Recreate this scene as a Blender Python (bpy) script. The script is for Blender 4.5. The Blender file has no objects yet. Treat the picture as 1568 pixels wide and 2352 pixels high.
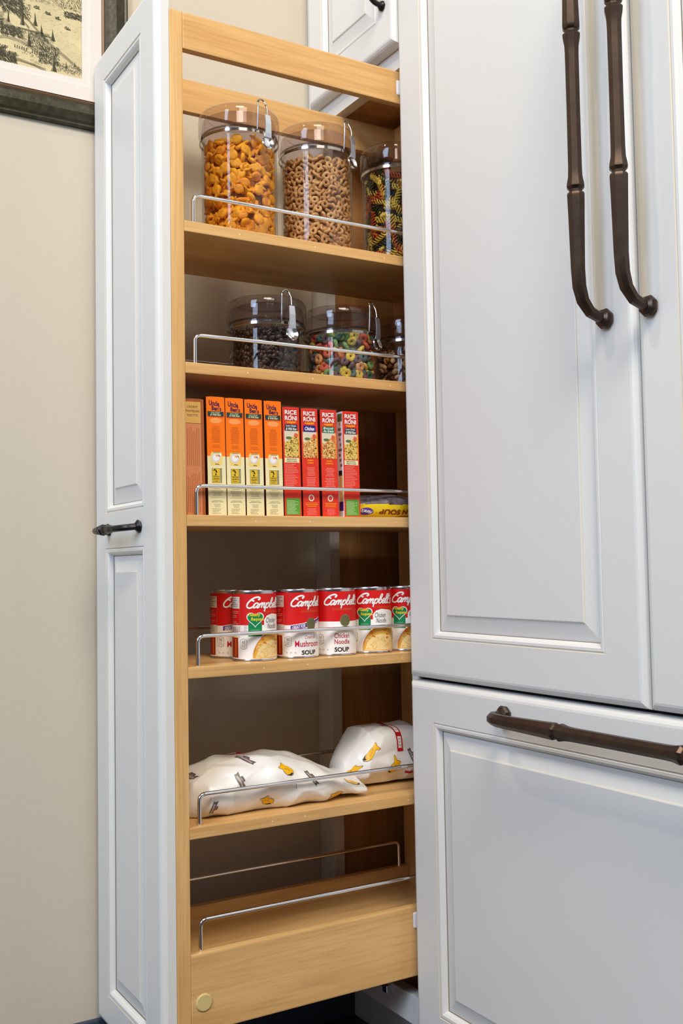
import bpy, bmesh, math, random
from mathutils import Vector, Matrix
random.seed(7)
PI = math.pi
scene = bpy.context.scene
COL = scene.collection

# ------------------------------------------------------------------ camera
cam_data = bpy.data.cameras.new('camera')
cam = bpy.data.objects.new('camera', cam_data)
COL.objects.link(cam)
cam_data.sensor_fit = 'HORIZONTAL'
cam_data.sensor_width = 36.0
cam_data.lens = 36.0 * 2373.0 / 1568.0
cam_data.clip_start = 0.05
CAMR = Matrix(((0.512397338, 0.053812804, 0.857060762),
               (0.858579673, -0.012314150, -0.512532249),
               (-0.017026823, 0.998475109, -0.052512318)))
cam.matrix_world = Matrix.Translation((1.335, -0.92, 0.80)) @ CAMR.to_4x4()
scene.camera = cam

# ------------------------------------------------------------------ light
scene.view_settings.view_transform = 'Standard'
scene.view_settings.look = 'None'
scene.view_settings.gamma = 1.0
scene.view_settings.use_curve_mapping = False
scene.view_settings.exposure = 0.0
scene.cycles.transparent_max_bounces = 48
scene.cycles.max_bounces = 8

world = bpy.data.worlds.new('room_ambient')
scene.world = world
world.use_nodes = True
wn = world.node_tree
wn.nodes.clear()
w_out = wn.nodes.new('ShaderNodeOutputWorld')
w_bg = wn.nodes.new('ShaderNodeBackground')
w_tc = wn.nodes.new('ShaderNodeTexCoord')
w_sep = wn.nodes.new('ShaderNodeSeparateXYZ')
w_map = wn.nodes.new('ShaderNodeMapRange')
w_ramp = wn.nodes.new('ShaderNodeValToRGB')
w_map.inputs[1].default_value = -1.0
w_map.inputs[2].default_value = 1.0
wn.links.new(w_tc.outputs['Generated'], w_sep.inputs[0])
wn.links.new(w_sep.outputs[2], w_map.inputs[0])
wn.links.new(w_map.outputs[0], w_ramp.inputs[0])
wn.links.new(w_ramp.outputs[0], w_bg.inputs[0])
wn.links.new(w_bg.outputs[0], w_out.inputs[0])
cr = w_ramp.color_ramp
cr.elements[0].position = 0.30; cr.elements[0].color = (0.16, 0.16, 0.18, 1)
cr.elements[1].position = 0.85; cr.elements[1].color = (1.0, 0.93, 0.82, 1)
e = cr.elements.new(0.50); e.color = (0.50, 0.58, 0.70, 1)
w_bg.inputs[1].default_value = 0.18

def area(name, loc, target, size, power, color, size_y=None):
    d = bpy.data.lights.new(name, 'AREA')
    d.energy = power; d.color = color; d.size = size
    if size_y:
        d.shape = 'RECTANGLE'; d.size_y = size_y
    o = bpy.data.objects.new(name, d)
    COL.objects.link(o)
    o.location = loc
    o.rotation_euler = (Vector(target) - Vector(loc)).to_track_quat('-Z', 'Y').to_euler()
    return o
area('ceiling_lamp_light', (2.1, -1.1, 3.6), (-0.1, -0.1, 0.8), 1.0, 66, (1.0, 0.88, 0.72))
area('ceiling_spot_light', (0.40, -1.5, 3.1), (-0.1, 0.0, 1.0), 0.12, 12, (1.0, 0.87, 0.68))
area('window_light', (1.3, -3.0, 2.3), (0.1, -0.1, 0.5), 0.95, 64, (0.57, 0.735, 1.0), 1.5)
area('side_fill_light', (2.7, -0.9, 3.3), (0.0, -0.1, 0.7), 1.2, 40, (1.0, 0.93, 0.82), 1.2)  # added overhead fill that warms the faces turned to the room

# ------------------------------------------------------------------ materials
def srgb(r, g, b):
    def f(c):
        c /= 255.0
        return c / 12.92 if c <= 0.04045 else ((c + 0.055) / 1.055) ** 2.4
    return (f(r), f(g), f(b), 1.0)

MATS = {}
def mat(name, color, rough=0.5, metal=0.0, spec=0.5, coat=0.0, bump=0.0, bscale=200.0, mottle=0.0, mscale=8.0, sss=0.0):
    if name in MATS:
        return MATS[name]
    m = bpy.data.materials.new(name); m.use_nodes = True
    nt = m.node_tree; p = nt.nodes['Principled BSDF']
    p.inputs['Base Color'].default_value = color
    p.inputs['Roughness'].default_value = rough
    p.inputs['Metallic'].default_value = metal
    p.inputs['Specular IOR Level'].default_value = spec
    p.inputs['Coat Weight'].default_value = coat
    tc = nt.nodes.new('ShaderNodeTexCoord')
    if bump > 0:
        n = nt.nodes.new('ShaderNodeTexNoise'); n.inputs['Scale'].default_value = bscale
        b = nt.nodes.new('ShaderNodeBump'); b.inputs['Strength'].default_value = bump
        b.inputs['Distance'].default_value = 0.002
        nt.links.new(tc.outputs['Object'], n.inputs['Vector'])
        nt.links.new(n.outputs[0], b.inputs['Height'])
        nt.links.new(b.outputs[0], p.inputs['Normal'])
    if mottle > 0:
        n = nt.nodes.new('ShaderNodeTexNoise'); n.inputs['Scale'].default_value = mscale
        n.inputs['Detail'].default_value = 4
        r = nt.nodes.new('ShaderNodeValToRGB')
        r.color_ramp.elements[0].position = 0.35; r.color_ramp.elements[1].position = 0.68
        r.color_ramp.elements[0].color = tuple(c * (1 - mottle) for c in color[:3]) + (1,)
        r.color_ramp.elements[1].color = tuple(min(1, c * (1 + mottle * 0.6)) for c in color[:3]) + (1,)
        nt.links.new(tc.outputs['Object'], n.inputs['Vector'])
        nt.links.new(n.outputs[0], r.inputs[0])
        nt.links.new(r.outputs[0], p.inputs['Base Color'])
    MATS[name] = m
    return m

def wood(name, c1, c2, axis, rough=0.38, scale=1.0):
    """procedural maple: noise stretched along the grain axis"""
    m = bpy.data.materials.new(name); m.use_nodes = True
    nt = m.node_tree; p = nt.nodes['Principled BSDF']
    tc = nt.nodes.new('ShaderNodeTexCoord')
    mp = nt.nodes.new('ShaderNodeMapping')
    s = [16.0 * scale] * 3; s[axis] = 1.3 * scale
    mp.inputs['Scale'].default_value = s
    n1 = nt.nodes.new('ShaderNodeTexNoise'); n1.inputs['Scale'].default_value = 1.0
    n1.inputs['Detail'].default_value = 6; n1.inputs['Distortion'].default_value = 0.6
    mp2 = nt.nodes.new('ShaderNodeMapping')
    s2 = [260.0] * 3; s2[axis] = 9.0
    mp2.inputs['Scale'].default_value = s2
    n2 = nt.nodes.new('ShaderNodeTexNoise'); n2.inputs['Scale'].default_value = 1.0
    r = nt.nodes.new('ShaderNodeValToRGB')
    r.color_ramp.elements[0].position = 0.30; r.color_ramp.elements[0].color = c2
    r.color_ramp.elements[1].position = 0.62; r.color_ramp.elements[1].color = c1
    mx = nt.nodes.new('ShaderNodeMix'); mx.data_type = 'RGBA'; mx.blend_type = 'MULTIPLY'
    mx.inputs[0].default_value = 0.35
    r2 = nt.nodes.new('ShaderNodeValToRGB')
    r2.color_ramp.elements[0].position = 0.3; r2.color_ramp.elements[0].color = (0.55, 0.5, 0.45, 1)
    r2.color_ramp.elements[1].position = 0.6; r2.color_ramp.elements[1].color = (1, 1, 1, 1)
    L = nt.links.new
    L(tc.outputs['Object'], mp.inputs[0]); L(tc.outputs['Object'], mp2.inputs[0])
    L(mp.outputs[0], n1.inputs['Vector']); L(mp2.outputs[0], n2.inputs['Vector'])
    L(n1.outputs[0], r.inputs[0]); L(n2.outputs[0], r2.inputs[0])
    L(r.outputs[0], mx.inputs[6]); L(r2.outputs[0], mx.inputs[7])
    L(mx.outputs[2], p.inputs['Base Color'])
    p.inputs['Roughness'].default_value = rough
    p.inputs['Specular IOR Level'].default_value = 0.35
    MATS[name] = m
    return m

def clear(name, tint, ior=1.45, rough=0.02):
    """clear plastic: transparent body with a fresnel sheen"""
    m = bpy.data.materials.new(name); m.use_nodes = True
    nt = m.node_tree; nt.nodes.clear()
    out = nt.nodes.new('ShaderNodeOutputMaterial')
    t = nt.nodes.new('ShaderNodeBsdfTransparent'); t.inputs[0].default_value = tint
    g = nt.nodes.new('ShaderNodeBsdfGlossy'); g.inputs['Roughness'].default_value = rough
    lw = nt.nodes.new('ShaderNodeLayerWeight'); lw.inputs[0].default_value = 0.5
    pw = nt.nodes.new('ShaderNodeMath'); pw.operation = 'POWER'; pw.inputs[1].default_value = 5.0
    f = nt.nodes.new('ShaderNodeMath'); f.operation = 'MULTIPLY_ADD'
    f0 = ((ior - 1) / (ior + 1)) ** 2; f.inputs[1].default_value = 0.75 - f0; f.inputs[2].default_value = f0
    nt.links.new(lw.outputs['Facing'], pw.inputs[0]); nt.links.new(pw.outputs[0], f.inputs[0])
    mx = nt.nodes.new('ShaderNodeMixShader')
    nt.links.new(f.outputs[0], mx.inputs[0]); nt.links.new(t.outputs[0], mx.inputs[1])
    nt.links.new(g.outputs[0], mx.inputs[2]); nt.links.new(mx.outputs[0], out.inputs[0])
    MATS[name] = m
    return m

M_wall = mat('wall_paint', srgb(202, 193, 176), 0.9, bump=0.12, bscale=160, spec=0.2)
M_paint = mat('cabinet_paint', srgb(222, 222, 219), 0.42, spec=0.4, bump=0.02, bscale=60)
M_glaze = mat('cream_glaze', srgb(216, 205, 184), 0.5)
M_glaze_dark = mat('brown_glaze', srgb(128, 112, 94), 0.7)
M_gap = mat('dark_gap', srgb(30, 32, 38), 0.8)
WC1, WC2 = srgb(229, 186, 124), srgb(207, 156, 92)
M_wood_y = wood('maple_along_y', WC1, WC2, 1)
M_wood_z = wood('maple_along_z', srgb(232, 190, 128), srgb(212, 162, 98), 2)
M_wood_x = wood('maple_along_x', WC1, WC2, 0)
M_int = wood('cabinet_interior_wood', srgb(214, 164, 108), srgb(186, 134, 82), 2)
M_base = mat('slate_baseboard', srgb(52, 66, 82), 0.55)
M_floor = wood('dark_plank_floor', srgb(70, 52, 42), srgb(38, 28, 24), 1, 0.35)
M_bronze = mat('oil_rubbed_bronze', srgb(74, 60, 51), 0.36, metal=0.75, spec=0.5, mottle=0.15, mscale=60)
M_black_iron = mat('black_iron', srgb(42, 40, 40), 0.35, metal=0.7)
M_chrome = mat('chrome', (0.82, 0.83, 0.86, 1), 0.10, metal=1.0)
M_lever = mat('brushed_steel', (0.62, 0.64, 0.68, 1), 0.28, metal=0.9)
M_wire = mat('clamp_wire_steel', (0.42, 0.40, 0.38, 1), 0.12, metal=1.0)
M_jar = clear('clear_acrylic', (0.955, 0.95, 0.945, 1))
M_lid = clear('clear_lid_acrylic', (0.885, 0.85, 0.86, 1), 1.5, 0.04)
M_gasket = clear('gasket_silicone', (0.62, 0.60, 0.58, 1), 1.4, 0.25)
M_tin = mat('tin_can_steel', (0.66, 0.65, 0.66, 1), 0.22, metal=1.0)
M_cap = mat('pale_plastic_cap', srgb(214, 192, 128), 0.5)
M_white = mat('white_nylon', srgb(238, 238, 242), 0.4)

# ------------------------------------------------------------------ mesh helpers
def link(o):
    COL.objects.link(o); return o

def obj(name, bm, mats, parent=None, smooth=False, angle=None):
    me = bpy.data.meshes.new(name)
    bm.to_mesh(me); bm.free()
    if not isinstance(mats, (list, tuple)):
        mats = [mats]
    for m in mats:
        me.materials.append(m)
    if smooth:
        for p in me.polygons:
            p.use_smooth = True
        if angle:
            me.set_sharp_from_angle(angle=angle)
    o = bpy.data.objects.new(name, me)
    link(o)
    if parent:
        o.parent = parent
    return o

def thing(name, label, cat, loc=(0, 0, 0), group=None, rot=(0, 0, 0)):
    o = bpy.data.objects.new(name, None)
    o.empty_display_size = 0.05
    link(o)
    o.location = loc; o.rotation_euler = rot
    tag(o, label, cat, group)
    return o

def tag(o, label, cat, group=None, kind=None):
    o['label'] = label; o['category'] = cat
    if group: o['group'] = group
    if kind: o['kind'] = kind
    return o

def box(bm, x0, x1, y0, y1, z0, z1, bev=0.0, mi=0, seg=2):
    r = bmesh.ops.create_cube(bm, size=1.0)
    vs = r['verts']
    for v in vs:
        v.co = Vector((x0 + (v.co.x + .5) * (x1 - x0), y0 + (v.co.y + .5) * (y1 - y0), z0 + (v.co.z + .5) * (z1 - z0)))
    fs = set(f for v in vs for f in v.link_faces)
    for f in fs: f.material_index = mi
    if bev > 0:
        es = set(e for v in vs for e in v.link_edges)
        rr = bmesh.ops.bevel(bm, geom=list(es), offset=bev, segments=seg, affect='EDGES', profile=0.7)
        for f in rr['faces']: f.material_index = mi
    return bm

def boxobj(name, dims, m, parent=None, bev=0.0015):
    bm = bmesh.new(); box(bm, *dims, bev)
    return obj(name, bm, m, parent)

def quad(bm, pts, mi=0):
    f = bm.faces.new([bm.verts.new(p) for p in pts]); f.material_index = mi
    return f

def lathe(bm, prof, n=48, mi=0, c=(0, 0, 0), closed=False):
    """prof: list of (r, z); r = 0 ends become a pole"""
    rings = []
    for r, z in prof:
        if r < 1e-6:
            rings.append([bm.verts.new((c[0], c[1], c[2] + z))])
        else:
            rings.append([bm.verts.new((c[0] + r * math.cos(2 * PI * i / n), c[1] + r * math.sin(2 * PI * i / n), c[2] + z)) for i in range(n)])
    prs = list(zip(rings, rings[1:]))
    if closed: prs.append((rings[-1], rings[0]))
    for a, b in prs:
        for i in range(n):
            j = (i + 1) % n
            if len(a) == 1 and len(b) == 1: continue
            if len(a) == 1: f = bm.faces.new((a[0], b[j], b[i]))
            elif len(b) == 1: f = bm.faces.new((a[i], a[j], b[0]))
            else: f = bm.faces.new((a[i], a[j], b[j], b[i]))
            f.material_index = mi
    return bm

def catmull(pts, n=6):
    out = []
    P = [pts[0]] + list(pts) + [pts[-1]]
    for i in range(1, len(P) - 2):
        p0, p1, p2, p3 = [Vector(p) for p in P[i - 1:i + 3]]
        for k in range(n):
            t = k / n
            out.append(0.5 * ((2 * p1) + (p2 - p0) * t + (2 * p0 - 5 * p1 + 4 * p2 - p3) * t * t + (3 * p1 - p0 - 3 * p2 + p3) * t ** 3))
    out.append(Vector(pts[-1]))
    return out

def sweep(bm, pts, radii, n=12, mi=0, up=None, phase=0.0, caps=True):
    """tube of varying radius along a path (parallel transport)"""
    pts = [Vector(p) for p in pts]
    if not isinstance(radii, (list, tuple)): radii = [radii] * len(pts)
    tang = []
    for i in range(len(pts)):
        a = pts[max(0, i - 1)]; b = pts[min(len(pts) - 1, i + 1)]
        tang.append((b - a).normalized())
    nrm = Vector(up) if up else tang[0].orthogonal()
    nrm = (nrm - tang[0] * nrm.dot(tang[0])).normalized()
    rings = []
    for i, p in enumerate(pts):
        t = tang[i]
        nrm = (nrm - t * nrm.dot(t)).normalized()
        bn = t.cross(nrm)
        rings.append([bm.verts.new(p + (nrm * math.cos(phase + 2 * PI * k / n) + bn * math.sin(phase + 2 * PI * k / n)) * radii[i]) for k in range(n)])
    for a, b in zip(rings, rings[1:]):
        for k in range(n):
            f = bm.faces.new((a[k], a[(k + 1) % n], b[(k + 1) % n], b[k])); f.material_index = mi
    if caps:
        bm.faces.new(rings[0][::-1]).material_index = mi
        bm.faces.new(rings[-1]).material_index = mi
    return bm

def round_path(pts, r, n=5):
    """polyline with filleted corners"""
    pts = [Vector(p) for p in pts]
    out = [pts[0]]
    for i in range(1, len(pts) - 1):
        a, b, c = pts[i - 1], pts[i], pts[i + 1]
        d1 = (a - b).normalized(); d2 = (c - b).normalized()
        p1 = b + d1 * r; p2 = b + d2 * r
        for k in range(n + 1):
            t = k / n
            out.append(p1 * (1 - t) ** 2 + b * 2 * t * (1 - t) + p2 * t * t)
    out.append(pts[-1])
    return out

# ------------------------------------------------------------------ framed-and-raised door builder (front faces -y)
OPEN = [(0, 0, 0), (.0012, .0014, 1), (.003, .0002, 0), (.0065, .0004, 0), (.0095, .003, 0), (.0118, .0080, 0), (.0126, .0092, 2)]
PANEL = [(.0126, .0090, 0), (.0150, .0082, 0), (.0350, .0042, 0), (.0358, .0030, 1), (.0372, .0024, 0)]
EDGE = [(.0, .0, 0), (.0030, .0006, 0), (.0062, .0024, 0), (.0085, .0050, 0), (.0100, .0085, 0)]
def door(name_f, name_p, x0, x1, z0, z1, yf, th, openings, parent, edge=EDGE):
    """x0..x1, z0..z1 outer size; yf front plane; openings: list of (xa, xb, za, zb)"""
    bm = bmesh.new()
    ew = edge[-1][0]
    def ring(bm, a, b, c, d, y): return [bm.verts.new(p) for p in ((a, y, c), (b, y, c), (b, y, d), (a, y, d))]
    def band(bm, r1, r2, mi):
        for i in range(4):
            f = bm.faces.new((r1[i], r1[(i + 1) % 4], r2[(i + 1) % 4], r2[i])); f.material_index = mi
    X0, X1, Z0, Z1 = x0 + ew, x1 - ew, z0 + ew, z1 - ew
    xs = sorted(set([X0, X1] + [o[0] for o in openings] + [o[1] for o in openings]))
    zs = sorted(set([Z0, Z1] + [o[2] for o in openings] + [o[3] for o in openings]))
    for i in range(len(xs) - 1):
        for j in range(len(zs) - 1):
            cx, cz = (xs[i] + xs[i + 1]) / 2, (zs[j] + zs[j + 1]) / 2
            if any(o[0] < cx < o[1] and o[2] < cz < o[3] for o in openings): continue
            quad(bm, [(xs[i], yf, zs[j]), (xs[i + 1], yf, zs[j]), (xs[i + 1], yf, zs[j + 1]), (xs[i], yf, zs[j + 1])])
    prev = None
    for w, d, mi in edge:
        r = ring(bm, X0 - w, X1 + w, Z0 - w, Z1 + w, yf + d)
        if prev: band(bm, r, prev, mi)
        prev = r
    back = ring(bm, x0, x1, z0, z1, yf + th)
    band(bm, back, prev, 0)
    bm.faces.new(back[::-1])
    for (xa, xb, za, zb) in openings:
        prev = None
        for w, d, mi in OPEN:
            r = ring(bm, xa + w, xb - w, za + w, zb - w, yf + d)
            if prev: band(bm, prev, r, mi)
            prev = r
    bmesh.ops.remove_doubles(bm, verts=bm.verts, dist=1e-6)
    bmesh.ops.recalc_face_normals(bm, faces=bm.faces)
    fr = obj(name_f, bm, [M_paint, M_glaze, M_glaze_dark], parent)
    for (xa, xb, za, zb) in openings:
        bm = bmesh.new(); prev = None
        for w, d, mi in PANEL:
            r = ring(bm, xa + w, xb - w, za + w, zb - w, yf + d)
            if prev: band(bm, prev, r, mi)
            prev = r
        bm.faces.new(prev)
        w = PANEL[0][0]
        b0 = ring(bm, xa + w, xb - w, za + w, zb - w, yf + th - .004)
        f0 = ring(bm, xa + w, xb - w, za + w, zb - w, yf + PANEL[0][1])
        band(bm, b0, f0, 0); bm.faces.new(b0[::-1])
        bmesh.ops.remove_doubles(bm, verts=bm.verts, dist=1e-6)
        bmesh.ops.recalc_face_normals(bm, faces=bm.faces)
        obj(name_p, bm, [M_paint, M_glaze], parent)
    return fr

# ------------------------------------------------------------------ flat artwork ("print") builder
_text_cache = {}
def text_mesh(s, bold=0.0, shear=0.0):
    key = (s, bold, shear)
    if key in _text_cache: return _text_cache[key]
    c = bpy.data.curves.new('t', 'FONT'); c.body = s; c.size = 1.0; c.offset = bold; c.shear = shear
    c.resolution_u = 3
    o = bpy.data.objects.new('t', c); COL.objects.link(o)
    dg = bpy.context.evaluated_depsgraph_get()
    me = o.evaluated_get(dg).to_mesh()
    vs = [(v.co.x, v.co.y) for v in me.vertices]; fs = [tuple(p.vertices) for p in me.polygons]
    o.to_mesh_clear()
    bpy.data.objects.remove(o); bpy.data.curves.remove(c)
    _text_cache[key] = (vs, fs)
    return vs, fs

class Print:
    """2-D artwork in millimetres, collected as layered polygons"""
    def __init__(self): self.items = []      # (verts, faces, material, layer)
    def poly(self, pts, m, layer=1): self.items.append((list(pts), [tuple(range(len(pts)))], m, layer)); return self
    def rect(self, u0, v0, u1, v1, m, layer=1): return self.poly([(u0, v0), (u1, v0), (u1, v1), (u0, v1)], m, layer)
    def ell(self, cu, cv, ru, rv, m, layer=1, n=20): return self.poly([(cu + ru * math.cos(2 * PI * i / n), cv + rv * math.sin(2 * PI * i / n)) for i in range(n)], m, layer)
    def text(self, s, u0, v0, u1, v1, m, layer=2, bold=0.0, shear=0.0, rot=0.0, tilt=0.0):
        """fit the string into the box (u0,v0)-(u1,v1); rot turns it about the box centre"""
        vs, fs = text_mesh(s, bold, shear)
        xs = [v[0] for v in vs]; ys = [v[1] for v in vs]
        ax, bx, ay, by = min(xs), max(xs), min(ys), max(ys)
        cu, cv = (u0 + u1) / 2, (v0 + v1) / 2
        w, h = u1 - u0, v1 - v0
        if abs(abs(rot) - PI / 2) < .01: w, h = h, w
        out = []
        for x, y in vs:
            a = ((x - ax) / (bx - ax) - .5) * w; b = ((y - ay) / (by - ay) - .5) * h + a * tilt
            out.append((cu + a * math.cos(rot) - b * math.sin(rot), cv + a * math.sin(rot) + b * math.cos(rot)))
        self.items.append((out, fs, m, layer)); return self
    def stroke(self, pts, w, m, layer=2, n=5, sm=True):
        P = [Vector((p[0], p[1])) for p in pts]
        if sm and len(P) > 2: P = [Vector((v[0], v[1])) for v in catmull([(p[0], p[1], 0) for p in P], n)]
        L, Rr = [], []
        for i, p in enumerate(P):
            t = (P[min(i + 1, len(P) - 1)] - P[max(i - 1, 0)])
            if t.length < 1e-9: t = Vector((1, 0))
            t.normalize(); nn = Vector((-t.y, t.x)); ww = w
            if isinstance(w, (tuple, list)):
                f = i / (len(P) - 1); ww = w[0] + (w[1] - w[0]) * f
            L.append(p + nn * ww / 2); Rr.append(p - nn * ww / 2)
        vs = [tuple(v) for v in L] + [tuple(v) for v in Rr]; k = len(P)
        self.items.append((vs, [(i, i + 1, k + i + 1, k + i) for i in range(k - 1)], m, layer)); return self
    def lines(self, u0, v0, u1, v1, m, rows, layer=2, fill=.5, just='c', rnd=None, gap=.12):
        """small print too fine to read: rows of short dashes"""
        rnd = rnd or random; h = (v1 - v0) / rows
        for r in range(rows):
            y = v1 - (r + .5) * h
            w = (u1 - u0) * rnd.uniform(.62, 1.0)
            a = u0 if just == 'l' else (u0 + u1 - w) / 2
            x = a
            while x < a + w:
                d = rnd.uniform(.9, 3.2); d = min(d, a + w - x)
                if d > .3: self.rect(x, y - h * fill / 2, x + d, y + h * fill / 2, m, layer)
                x += d + rnd.uniform(.35, .6)
        return self
    def grains(self, u0, v0, u1, v1, mats, n, ln, wd, layer=3, rnd=None, inside=None):
        rnd = rnd or random
        for i in range(n):
            u, v = rnd.uniform(u0, u1), rnd.uniform(v0, v1)
            if inside and not inside(u, v): continue
            a = rnd.uniform(0, PI); l = ln * rnd.uniform(.7, 1.3); w = wd * rnd.uniform(.7, 1.2)
            c, s = math.cos(a), math.sin(a)
            pts = []
            for t in range(6):
                x, y = l / 2 * math.cos(t * PI / 3), w / 2 * math.sin(t * PI / 3)
                pu, pv = u + x * c - y * s, v + x * s + y * c
                pts.append((min(max(pu, u0), u1), min(max(pv, v0), v1)))
            self.items.append((pts, [(0, 1, 2, 3, 4, 5)], rnd.choice(mats), layer + (i % 5) * .2))
        return self
    def build(self, name, fmap, parent=None, cutu=None, cutv=None, bm=None, base_mats=None, step=.00011):
        """fmap(u_mm, v_mm, off_m) -> 3-D point"""
        own = bm is None
        b2 = bmesh.new(); mats = list(base_mats or [])
        lay = b2.verts.layers.float.new('lay')
        for vs, fs, m, layer in self.items:
            if m not in mats: mats.append(m)
            mi = mats.index(m)
            bv = [b2.verts.new((v[0], v[1], 0)) for v in vs]
            for v in bv: v[lay] = layer
            for f in fs:
                try: ff = b2.faces.new([bv[i] for i in f]); ff.material_index = mi
                except ValueError: pass
        if cutu or cutv:
            for ax, cut in ((0, cutu), (1, cutv)):
                if not cut: continue
                lo = min(v.co[ax] for v in b2.verts); hi = max(v.co[ax] for v in b2.verts)
                p = math.ceil(lo / cut) * cut
                while p < hi:
                    if p > lo:
                        no = (1, 0, 0) if ax == 0 else (0, 1, 0); co = (p, 0, 0) if ax == 0 else (0, p, 0)
                        bmesh.ops.bisect_plane(b2, geom=list(b2.verts) + list(b2.edges) + list(b2.faces), dist=1e-5, plane_co=co, plane_no=no)
                    p += cut
        for v in b2.verts:
            v.co = Vector(fmap(v.co.x, v.co.y, v[lay] * step))
        if own:
            return obj(name, b2, mats, parent)
        me = bpy.data.meshes.new('tmp'); b2.to_mesh(me); b2.free()
        bm.from_mesh(me); bpy.data.meshes.remove(me)
        return mats

def ink(name, r, g, b, rough=.45): return mat('ink_' + name, srgb(r, g, b), rough, spec=.35)
K_white = ink('white', 244, 240, 236); K_black = ink('black', 34, 32, 34); K_grey = ink('grey', 132, 124, 108)
K_red = ink('red', 214, 22, 20); K_green = ink('green', 16, 128, 74); K_yel = ink('yellow', 238, 214, 20)
K_purple = ink('purple', 84, 48, 140); K_medal = ink('medal_bronze', 124, 116, 74); K_dred = ink('crimson', 178, 30, 52)
K_orng = ink('orange', 250, 122, 10); K_cream = ink('cream', 236, 222, 168); K_salmon = ink('salmon', 255, 160, 88)
K_broth = ink('broth', 226, 170, 66); K_noodle = ink('noodle', 244, 214, 150); K_carrot = ink('carrot', 222, 120, 34)
K_gold = ink('gold_line', 214, 110, 40)

# ================================================================== SETTING
def struct(name, bm, m):
    o = obj(name, bm, m); o['kind'] = 'structure'; return o
XW = -0.297
bm = bmesh.new(); box(bm, XW - .12, XW, -3.2, .70, 0, 2.9); struct('wall_left', bm, M_wall)
bm = bmesh.new(); box(bm, XW - .12, 3.5, -3.2, .70, -.05, 0); struct('floor', bm, M_floor)
bm = bmesh.new(); box(bm, XW, XW + .014, -3.2, .06, 0, .086); box(bm, XW, XW + .010, -3.2, .06, .086, .098, .002)
struct('baseboard_left', bm, M_base)

# ================================================================== PANTRY CABINET (carcass)
cab = thing('pantry_cabinet', 'tall cream-painted pantry cabinet carcass with an open wood-lined bay, against the left wall', 'cabinet', (0, 0, 0))
bm = bmesh.new()
box(bm, XW + .001, -.246, 0, .02, .095, 2.3, .0008)                 # left stile
box(bm, .002, .0225, 0, .02, .095, 2.3, .0008)                      # right stile
box(bm, -.246, .002, 0, .02, .0935, .1375, .0008)                   # bottom rail
box(bm, -.246, .002, 0, .02, 1.597, 1.66, .0008)                    # mid rail
obj('face_frame', bm, M_paint, cab)
bm = bmesh.new()
box(bm, XW + .001, -.262, .02, .60, .11, 2.3)                       # left lining
obj('side_panel', bm, M_int, cab)
bm = bmesh.new(); box(bm, .006, .0225, .02, .60, .11, 2.3); obj('side_panel', bm, M_int, cab)
bm = bmesh.new(); box(bm, -.262, .006, .585, .60, .11, 2.3); obj('back_panel', bm, M_int, cab)
bm = bmesh.new(); box(bm, -.262, .006, .02, .585, 1.604, 1.622); obj('top_panel', bm, M_int, cab)
bm = bmesh.new(); box(bm, -.262, .006, .02, .585, .105, .122); obj('bottom_panel', bm, M_int, cab)
bm = bmesh.new(); box(bm, -.283, .0225, .058, .072, 0, .095, .001); box(bm, -.283, .0225, .04, .058, .088, .0945, .001)
obj('toe_kick', bm, M_paint, cab)
# slide rail on the bay floor
bm = bmesh.new(); box(bm, -.13, -.118, -.01, .50, .1225, .134, .001); box(bm, -.085, -.073, -.01, .50, .1225, .134, .001)
box(bm, -.128, -.075, .0, .48, .1225, .126, .0005)
o = obj('slide_rail', bm, M_chrome, cab)
# white nylon bumpers on the bay jamb
for z in (1.563, .256):
    bm = bmesh.new(); box(bm, -.0045, .0025, -.006, .006, z - .012, z + .012, .003, seg=3)
    o = obj('bumper', bm, M_white, cab, True)
    o['label'] = 'small white nylon bumper'
# screw hole in the left stile
bm = bmesh.new()
sweep(bm, [(-.2459, .008, .400), (-.2456, .008, .400)], .0035, 14); obj('screw_hole', bm, M_gap, cab)
# upper door
ud = obj('door', bmesh.new(), M_paint, cab)
door('door_frame', 'raised_panel', -.262, .017, 1.628, 2.25, -.021, .020, [(-.212, -.033, 1.679, 2.20)], ud)
def small_pull(bm, a, b, out, r=.0042):
    """bronze bow pull from a to b, standing off along 'out'"""
    a, b, out = Vector(a), Vector(b), Vector(out)
    d = (b - a)
    pts = catmull([a, a + out * .55 + d * .03, a + out * .95 + d * .16, a + out * 1.02 + d * .36, a + out * 1.05 + d * .5,
                   a + out * 1.02 + d * .64, a + out * .95 + d * .84, a + out * .55 + d * .97, b], 6)
    rad = []
    for i in range(len(pts)):
        t = abs(i / (len(pts) - 1) - .5)
        rad.append(r * (1.75 if t < .035 else 1.15 if t < .06 else 1.6 if t < .09 else 1.25 if t < .2 else 1.0))
    sweep(bm, pts, rad, 8)
    on = out.normalized()
    for p in (a, b):
        sweep(bm, [p, p + on * .002, p + on * .004, p + on * .0075], [r * 1.7, r * 2.0, r * 1.9, r * 1.1], 8)
bm = bmesh.new(); small_pull(bm, (-.012, -.021, 1.6985), (-.012, -.021, 1.80), (0, -.030, 0))
obj('handle', bm, M_black_iron, ud, True, .6)

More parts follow.
